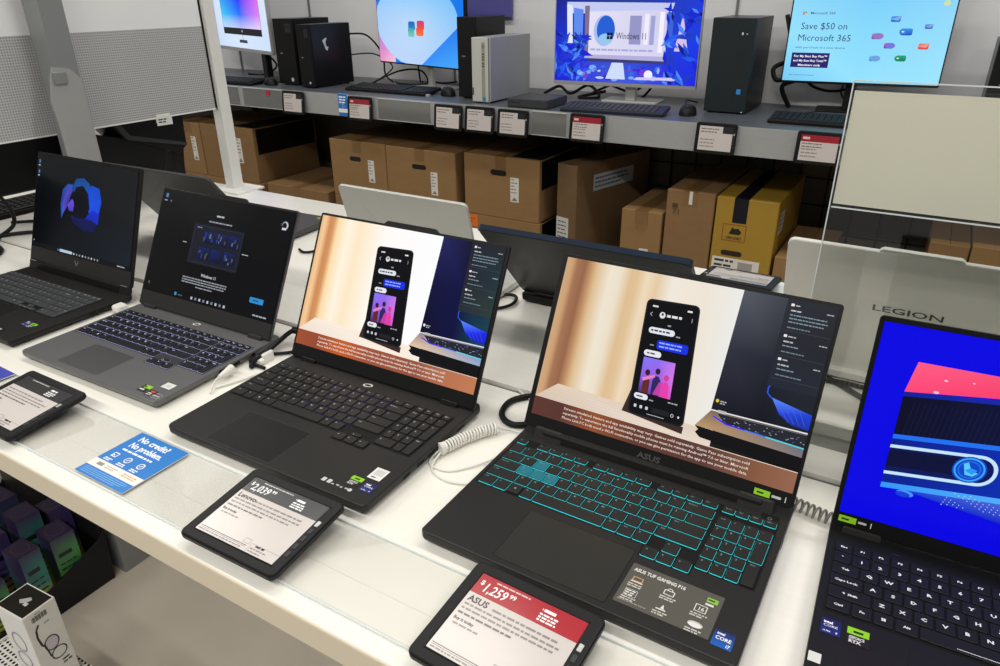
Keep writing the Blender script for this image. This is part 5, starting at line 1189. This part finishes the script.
mouse('black mouse right of the leftmost shelf keyboard', -2.70, 2.455, R(60)); mouse('black mouse left of the blue-black tower', -.742, 2.505, R(10))
mouse('black mouse at the foot of the black tower, right of a keyboard', -1.755, 2.53, R(50))
t = thing('usb_dongle', 'small pale plug lying on the shelf beside the silver monitor foot', 'plug', (-1.815, 2.47, ZS)); b = MB(); b.slab(-.016, -.006, .010, .006, [(0, 0), (0, .007), (.001, .008)], .003, M['alu'], seg=2); b.build('body', t); b = MB(); b.box(.010, -.004, .001, .022, .004, .006, M['chrome']); b.build('connector', t)

def scable(label, pts, r=.004): return cable(label, pts, r, M['cableb'])
z0 = ZS + .004
scable('black cable arching from the white-scratched tower to the shelf', [(-2.41, 2.70, z0 + .21), (-2.36, 2.76, z0 + .20), (-2.31, 2.80, z0 + .12), (-2.30, 2.80, z0 + .03), (-2.24, 2.78, z0)])
scable('second black cable from the white-scratched tower, nearer the keyboard', [(-2.41, 2.70, z0 + .12), (-2.33, 2.77, z0 + .12), (-2.27, 2.82, z0 + .06), (-2.30, 2.72, z0), (-2.22, 2.66, z0)], .003)
scable('black cable loops lying left of the silver monitor foot', [(-2.30, 2.70, z0), (-2.20, 2.78, z0 + .05), (-2.12, 2.84, z0 + .05), (-2.06, 2.80, z0), (-2.16, 2.74, z0), (-2.24, 2.80, z0)], .004)
scable('black cable hanging behind the sky-blue monitor', [(-2.16, 2.86, z0 + .16), (-2.155, 2.87, z0 + .06), (-2.14, 2.86, z0), (-2.12, 2.85, z0)], .004)
scable('second black cable hanging behind the sky-blue monitor', [(-2.10, 2.86, z0 + .17), (-2.09, 2.87, z0 + .06), (-2.05, 2.86, z0), (-1.92, 2.84, z0 + .01)], .004)
scable('black cable under the rainbow monitor at the left of the shelf', [(-3.20, 2.82, z0 + .10), (-3.10, 2.80, z0 + .10), (-3.02, 2.80, z0 + .04), (-3.05, 2.74, z0), (-3.15, 2.72, z0)], .005)
scable('black cable tangle behind the mini computer', [(-1.42, 2.74, z0), (-1.36, 2.76, z0 + .03), (-1.29, 2.72, z0 + .01), (-1.23, 2.76, z0 + .04), (-1.17, 2.73, z0 + .002), (-1.24, 2.69, z0 + .002), (-1.16, 2.77, z0 + .02)], .006)
scable('black cable under the left of the garden house monitor', [(-1.22, 2.78, z0 + .01), (-1.12, 2.80, z0 + .05), (-1.04, 2.80, z0 + .03), (-1.00, 2.84, z0 + .08)], .005)
scable('black cable crossing under the garden house monitor', [(-1.20, 2.82, z0 + .05), (-1.10, 2.82, z0 + .02), (-1.02, 2.80, z0), (-.96, 2.84, z0 + .09)], .005)
scable('thin black mouse cord left of the blue-black tower', [(-.742, 2.55, z0 + .008), (-.78, 2.62, z0), (-.81, 2.70, z0 + .015), (-.79, 2.78, z0)], .0025)
scable('thick black cable bundle right of the blue-black tower', [(-.53, 2.86, z0 + .30), (-.50, 2.84, z0 + .22), (-.47, 2.82, z0 + .12), (-.52, 2.80, z0 + .09), (-.54, 2.82, z0 + .13), (-.48, 2.84, z0 + .15), (-.45, 2.82, z0 + .10), (-.50, 2.80, z0 + .07), (-.47, 2.82, z0)], .008)
scable('black cable sagging below the software offer monitor', [(-.46, 2.84, z0 + .12), (-.40, 2.84, z0 + .07), (-.32, 2.85, z0 + .06), (-.24, 2.84, z0 + .10), (-.21, 2.83, z0 + .12)], .005)
scable('thin black cable looping down behind the software offer monitor', [(-.30, 2.87, z0 + .12), (-.31, 2.86, z0 + .05), (-.26, 2.84, z0 + .02), (-.20, 2.84, z0 + .05)], .003)
scable('thin black keyboard cord on the right of the shelf', [(-.40, 2.60, z0 + .004), (-.42, 2.66, z0), (-.30, 2.72, z0 + .012), (-.24, 2.70, z0)], .002)

# ================================================================== CARTONS UNDER THE SHELF
def S(x, z, y=2.38):
    k = y / 2.3; return x * k, CAMH - (CAMH - z) * k
def carton(label, x0, x1, zt, zb, depth=.42, m=None, y=2.38, rz=0, hole=None, tape_=True, lab=None, film=False, group='cartons under the shelf', extra=None, name='carton', raw=False, tapem=None):
    if not raw:
        x0, zt = S(x0, zt, y); x1, zb = S(x1, zb, y)
    w = x1 - x0; h = zt - zb; m = m or M['card']
    t = thing(name, label, 'cardboard box', ((x0 + x1) / 2, y, zb), rz, group)
    b = MB(); b.slab(-w / 2, 0, w / 2, depth, [(.002, 0), (0, .002), (0, h - .002), (.002, h)], .003, m, seg=1)
    b.box(-.0008, .004, h - .0005, .0008, depth - .004, h + .0002, M['hole']); b.build('body', t)
    if tape_:
        b = MB(); tw = .024; b.box(-tw, -.0006, h - .05, tw, .0003, h + .0006, tapem or M['tape']); b.box(-tw, -.0006, h, tw, depth + .0006, h + .0008, tapem or M['tape']); b.build('tape', t)
    if hole:
        P = Paint((0, -.0004, 0), (1, 0, 0), (0, 0, 1)); u, v, hw_, hh = hole; P.rrect(u - hw_, v - hh, u + hw_, v + hh, hh * .95, c(20, 14, 10), 6); P.build('hand_hole', M['ink'], t)
    for (u, v, ww, hh, kind) in lab or ():
        P = Paint((0, -.0006, 0), (1, 0, 0), (0, 0, 1)); P.rect(u, v, u + ww, v + hh, c(226, 222, 212))
        if kind == 'v':
            for k in range(5): P.bars(u + 3, v + hh - 10 - k * hh * .13, ww - 8, 1, 4, hh * .04, c(120, 116, 108), ragged=.5, seed=k)
            P.poly([(u + 4, v + 5), (u + ww - 5, v + 5), (u + ww * .5, v + hh * .2)], c(130, 126, 118))
        elif kind == 'h':
            P.bars(u + 4, v + hh * .75, ww * .6, 3, hh * .26, hh * .12, c(60, 56, 52), seed=3)
            P.rect(u + ww * .7, v + hh * .2, u + ww * .9, v + hh * .7, c(120, 116, 110))
        P.build('shipping_label', M['ink'], t)
    if film:
        b = MB(); b.box(w / 2 - .0002, .02, h * .52, w / 2 + .0008, depth - .015, h - .006, M['filmblk']); b.box(w / 2 - .4 * w, .02, h, w / 2, depth - .015, h + .0007, M['filmblk']); b.build('black_film', t)
    if extra: extra(t, w, h, depth)
    return t
DK = -.4700   # base deck (-.50 at y 2.38) in the 2.3 m frame
DK = CAMH - (CAMH + .4998) / (2.38 / 2.3)
VL = lambda w, h: [(w, h, 34, 96, 'v')]
carton('lower brown carton at the left end under the shelf', -3.24, -2.69, -.250, DK, .44, M['card2'], tape_=False)
carton('narrow brown carton at the left, its label left of the post', -3.24, -3.072, .001, -.2487, .42, M['card2'], lab=[(10, 70, 36, 120, 'v')])
carton('brown carton with black printed side behind the white post', -3.066, -2.700, .004, -.2487, .42, M['card'], lab=[(62, 90, 38, 120, 'v')], film=True)
carton('low flat brown carton on the deck right of the post', -2.650, -2.270, -.238, -.352, .40, M['card'])
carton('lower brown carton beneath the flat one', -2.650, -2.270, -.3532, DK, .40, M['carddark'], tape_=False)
carton('brown carton with hand hole, upper left of the pair behind the silver lid', -2.226, -1.922, .006, -.235, .42, M['card2'], hole=(-12, 172, 32, 10), lab=VL(58, 78))
carton('brown carton with hand hole, upper right of the pair behind the silver lid', -1.919, -1.575, .004, -.235, .42, M['card2'], hole=(-4, 174, 36, 10), lab=VL(54, 64))
carton('lower brown carton below the left hand-hole carton', -2.226, -1.922, -.2362, DK, .42, M['card'], tape_=False)
carton('lower brown carton below the right hand-hole carton', -1.919, -1.575, -.2362, DK, .42, M['card'], tape_=False)
carton('large brown carton with hand hole and black printed side, above an orange sticker', -1.534, -1.205, .013, -.222, .44, M['card2'], hole=(-10, 180, 36, 11), lab=[(44, 72, 38, 96, 'v')], film=True)
def orange(t, w, h, d):
    P = Paint((-w / 2, -.0008, 0), (1, 0, 0), (0, 0, 1)); P.poly([(0, h * 1000 - 52), (72, h * 1000 - 52), (72, h * 1000 - 2), (0, h * 1000 - 2)], c(232, 116, 34)); P.bars(14, h * 1000 - 22, 46, 2, 12, 5, c(170, 70, 20)); P.build('orange_sticker', M['ink'], t)
carton('brown carton with an orange sticker beneath the large hand-hole carton', -1.545, -1.20, -.2232, DK, .44, M['card2'], tape_=False, film=True, extra=orange)
def tall_extra(t, w, h, d):
    P = Paint((w / 2 + .0004, .10, h - .11), (0, 1, 0), (0, 0, 1)); P.rect(0, 0, 250, 62, c(176, 184, 190)); P.bars(10, 44, 220, 3, 16, 6, c(70, 76, 82)); P.build('shipping_label', M['ink'], t)
    P = Paint((-w / 2 + .002, -.0006, .20), (1, 0, 0), (0, 0, 1)); P.rect(0, 0, 60, 90, c(206, 204, 196)); P.bars(6, 70, 46, 5, 15, 5, c(80, 80, 78)); P.build('shipping_label', M['ink'], t)
xa, za = S(-1.096, .012); 
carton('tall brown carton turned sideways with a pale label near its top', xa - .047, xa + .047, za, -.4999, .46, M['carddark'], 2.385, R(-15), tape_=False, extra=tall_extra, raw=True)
def small_extra(t, w, h, d):
    P = Paint((0, -.0007, h - .11), (1, 0, 0), (0, 0, 1)); P.ring(0, 60, 22, 28, 3, c(140, 104, 66), 20); P.bars(-16, 70, 30, 4, 9, 3, c(130, 96, 60)); P.rect(0, -52, 34, -28, c(222, 218, 208)); P.build('print', M['ink'], t)
carton('small tan carton between the tall carton and the mid-height one', -.878, -.732, -.115, DK, .34, M['card2'], 2.38, tape_=True, extra=small_extra)
def mid_extra(t, w, h, d):
    P = Paint((-w / 2, -.0007, 0), (1, 0, 0), (0, 0, 1)); H = h * 1000
    P.bars(22, H - 62, 26, 1, 4, 16, c(84, 60, 36)); P.text('71', 24, H - 84, 20, c(84, 60, 36), .01); P.ring(34, H - 120, 14, 16, 3, c(176, 100, 72), 20)
    P.rect(78, H - 44, 90, H + 1, c(220, 216, 204)); P.rect(46, 100, 118, 160, c(224, 220, 210)); P.bars(52, 146, 50, 3, 14, 6, c(60, 56, 52)); P.frame(92, 108, 112, 132, 3, c(60, 56, 52)); P.build('print', M['ink'], t)
carton('mid-height brown carton left of the yellow one', -.722, -.562, -.028, DK, .46, M['card'], 2.38, tape_=True, extra=mid_extra)
def yellow_extra(t, w, h, d):
    H = h * 1000
    b = MB(); b.box(-.042, -.0008, h - .082, .004, .0002, h + .0008, M['tapeblk']); b.box(-.042, 0, h, .004, d, h + .0009, M['tapeblk']); b.build('black_tape', t)
    P = Paint((0, -.0007, 0), (1, 0, 0), (0, 0, 1)); rd = c(150, 62, 30)
    P.frame(-70, H - 146, 8, H - 88, 2.2, rd); P.poly([(-48, H - 122), (-38, H - 98), (-30, H - 104), (-18, H - 100), (-6, H - 114), (-14, H - 122)], c(30, 26, 20)); P.text('UNI SORT', -30, H - 140, 10, c(44, 34, 20), .02, align='c', width=52)
    P.rrect(-66, H - 198, 4, H - 180, 8.5, c(40, 24, 12), 6)
    P.rect(-92, H - 290, 66, H - 206, c(224, 220, 210)); P.bars(-84, H - 222, 72, 3, 17, 8, c(60, 56, 50), seed=2); P.rect(-4, H - 262, 44, H - 216, c(160, 156, 150)); P.rect(28, H - 288, 56, H - 250, c(50, 48, 46)); P.build('print', M['ink'], t)
    P = Paint((w / 2 + .0005, .05, h - .12), (0, 1, 0), (0, 0, 1)); P.rect(0, 0, 70, 76, c(214, 212, 206)); P.bars(8, 60, 50, 4, 16, 6, c(90, 90, 90)); P.build('shipping_label', M['ink'], t)
carton('mustard yellow carton with a black tape stripe and hand hole', -.556, -.362, -.031, DK, .46, M['yellow'], 2.38, tape_=False, extra=yellow_extra)
carton('reddish brown low carton right of the yellow one', -.352, -.20, -.20, DK, .40, M['card2'], 2.38, tape_=False)
carton('brown carton seen through the acrylic holder, left of two', .060, .163, -.107, -.4999, .40, M['card'], 2.38, tape_=False, raw=True)
carton('brown carton seen through the acrylic holder, right of two', .167, .40, -.102, -.4999, .40, M['card2'], 2.38, tape_=True, raw=True)

# ================================================================== UNDER THE TABLE AT THE LEFT
bn = thing('display_bin', 'black cardboard display bin on the floor under the table at left', 'display bin', (-1.95, .60, FLOORZ))
b = MB(); side = [(-.22, 0), (.134, 0), (.143, .172), (.125, .142), (-.02, .088), (-.09, .06), (-.22, .05)]
b.prism(side, .2445, .2500, M['bin'], 'x'); b.build('side_wall', bn)
b = MB(); b.prism(side, -.25, -.2445, M['bin'], 'x'); b.build('side_wall', bn)
b = MB(); b.box(-.2445, -.22, 0, .2445, .134, .004, M['bin']); b.box(-.2445, -.22, .004, .2445, -.2155, .05, M['bin']); b.box(-.2445, .130, .004, .2445, .134, .20, M['bin']); b.build('tray', bn)
G0 = 'colourful product boxes in the black bin'
def gbox(label, x, y, z, w, d, h, rz, hue):
    t = thing('product_box', label, 'product box', (x, y, z), rz, G0)
    b = MB(); b.slab(-w / 2, -d / 2, w / 2, d / 2, [(.0006, 0), (0, .001), (0, h - .001), (.0006, h)], .001, M['bin'], seg=1); b.build('carton', t)
    lo, mi, hi = c(206, 196, 40), hue, c(60, 48, 90)
    P = Paint((w / 2 + .0004, -d / 2, 0), (0, 1, 0), (0, 0, 1)); W, H = d * 1000, h * 1000
    P.grid(0, 0, W, H, [[hi, hi], [mixc(hi, mi, .5), mi], [mi, mi], [mixc(mi, lo, .5), lo], [lo, lo]])
    P.rect(W * .15, H * .70, W * .72, H * .76, c(20, 26, 24)); P.bars(W * .12, H * .58, W * .7, 7, H * .08, H * .025, c(24, 40, 30), ragged=.5, seed=int(x * 1000) % 50); P.build('printed_face', M['inkgloss'], t)
    P = Paint((-w / 2, -d / 2, h + .0003), (1, 0, 0), (0, 1, 0)); P.rect(0, 0, w * 1000, W, c(40, 32, 54)); P.ring(w * 500, W / 2, w * 360, W * .36, 1.5, c(74, 60, 96), 24); P.build('printed_top', M['inkgloss'], t)
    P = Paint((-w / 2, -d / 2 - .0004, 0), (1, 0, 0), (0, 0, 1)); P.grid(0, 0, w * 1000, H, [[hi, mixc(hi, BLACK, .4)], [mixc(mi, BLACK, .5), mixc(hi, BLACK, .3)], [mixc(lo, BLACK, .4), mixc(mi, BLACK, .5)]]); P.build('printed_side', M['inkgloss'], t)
GR, TE = c(70, 140, 76), c(50, 128, 118)
zf = FLOORZ + .0042
gbox('green and yellow product box at the front of the black bin', -1.745, .563, zf, .07, .052, .215, R(3), TE)
gbox('green product box tilted right in the black bin', -1.753, .650, zf, .075, .060, .205, R(-4), GR)
gbox('yellow-green product box at the left edge behind the white carton', -1.745, .470, zf, .07, .055, .185, R(0), GR)
gbox('dark violet product box in the second row of the bin, front', -1.845, .540, zf, .07, .055, .235, R(2), c(70, 60, 120))
gbox('dark teal product box in the second row of the bin, middle', -1.845, .625, zf, .07, .060, .245, R(-3), TE)
gbox('dark violet product box in the second row of the bin, rear', -1.842, .697, zf, .065, .055, .22, R(0), c(64, 50, 110))
gbox('shadowed product box in the back row of the bin, front', -1.94, .53, zf, .07, .055, .25, R(0), c(60, 60, 100))
gbox('shadowed product box in the back row of the bin, rear', -1.94, .62, zf, .07, .06, .26, R(2), c(50, 90, 90))
ps = thing('perforated_shelf', 'small white perforated steel shelf at the lower left corner', 'shelf', (-1.39, .36, FLOORZ))
b = MB(); b.box(-.115, -.16, .196, .115, .095, .20, M['perfshelf']); b.build('tray', ps)
b = MB(); b.box(-.118, -.16, .19, -.115, .095, .207, M['perfwhite']); b.box(.115, -.16, .19, .118, .095, .207, M['perfwhite']); b.build('rim', ps)
for x in (-.10, .10):
    for y in (-.15, .085): b = MB(); b.box(x - .006, y - .006, 0, x + .006, y + .006, .196, M['perfwhite']); b.build('leg', ps)
gb = thing('product_box', 'white product box with eyeglasses pictured, black top, on the white perforated shelf', 'product box', (-1.3305, .405, FLOORZ + .2003), R(4))
hx, hy_, hh = .0425, .0325, .203
b = MB(); b.slab(-hx, -hy_, hx, hy_, [(.0006, 0), (0, .001), (0, hh - .001), (.0006, hh)], .001, M['white'], seg=1); b.build('carton', gb)
P = Paint((-hx, -hy_, hh + .0003), (1, 0, 0), (0, 1, 0)); P.rect(3, 3, hx * 2000 - 3, hy_ * 2000 - 3, c(24, 24, 25)); P.poly([(30, 30), (46, 44), (54, 40), (50, 30), (40, 24)], c(190, 190, 190)); P.rect(48, 24, 58, 31, c(210, 210, 210)); P.build('printed_top', M['inkgloss'], gb)
P = Paint((hx + .0004, -hy_, 0), (0, 1, 0), (0, 0, 1)); W, H = hy_ * 2000, hh * 1000
for k in range(16): P.rect(14 + k * 1.9, H - 24, 14 + k * 1.9 + (1.3 if k % 3 else .7), H - 11, c(30, 30, 30)); P.lay -= 1
P.up(); P.bars(22, H - 8, 16, 1, 3, 1.6, c(90, 90, 90))
dk = c(52, 44, 58)
P.line([(22, H - 34), (15, H - 44), (13, H - 62), (16, H - 84), (22, H - 92)], 4, dk); P.ring(33, H - 92, 15, 18, 2.6, dk, 26); P.ell(33, H - 92, 12, 15, c(216, 210, 220), 22); P.ring(40, H - 124, 16, 15, 2.6, dk, 26); P.line([(20, H - 86), (24, H - 122)], 3, dk)
P.bars(32, H - 40, 20, 1, 3, 3, c(170, 168, 172)); P.bars(40, H - 150, 20, 2, 8, 4, c(60, 60, 62)); P.build('printed_face', M['inkgloss'], gb)
P = Paint((-hx, -hy_ - .0004, 0), (1, 0, 0), (0, 0, 1)); P.ring(40, H - 80, 22, 26, 4, c(150, 140, 160), 26); P.ring(36, H - 130, 22, 22, 4, c(150, 140, 160), 26); P.build('printed_side', M['inkgloss'], gb)

# ================================================================== LIGHT AND CAMERA
w = bpy.data.worlds.new('store'); SC.world = w; w.use_nodes = True
bg = w.node_tree.nodes['Background']; bg.inputs['Color'].default_value = (1.0, 0.985, 0.96, 1); bg.inputs['Strength'].default_value = 0.22
def lamp(x, y, z, sx, sy, power, col=(1, 0.965, 0.90)):
    l = bpy.data.lights.new('ceiling_lamp', 'AREA'); l.shape = 'RECTANGLE'; l.size = sx; l.size_y = sy; l.energy = power; l.color = col
    o = bpy.data.objects.new('ceiling_lamp', l); COL.objects.link(o); o.location = (x, y, z); return o
for x in (-3.4, -1.7, 0.0, 1.7):
    lamp(x, 1.45, 2.5, 1.2, 0.18, 16)
    lamp(x, -1.3, 2.5, 1.2, 0.18, 32)
cam = bpy.data.cameras.new('camera'); co = bpy.data.objects.new('camera', cam); COL.objects.link(co)
cam.sensor_width = 36.0; cam.sensor_fit = 'HORIZONTAL'; cam.lens = 712.594 / 1000 * 36; cam.clip_start = 0.01
yw, pt, rl = R(30.9168), R(25.7149), R(-0.4458)
fwd = Vector((-math.sin(yw) * math.cos(pt), math.cos(yw) * math.cos(pt), -math.sin(pt)))
rt = Vector((math.cos(yw), math.sin(yw), 0)); upv = rt.cross(fwd)
r2 = rt * math.cos(rl) + upv * math.sin(rl); u2 = -rt * math.sin(rl) + upv * math.cos(rl)
mm = Matrix((r2, u2, -fwd)).transposed().to_4x4(); mm.translation = (0, 0, CAMH); co.matrix_world = mm
SC.camera = co
vs = SC.view_settings; vs.view_transform = 'Standard'; vs.look = 'None'; vs.gamma = 1.0; vs.exposure = 0.0; vs.use_curve_mapping = False
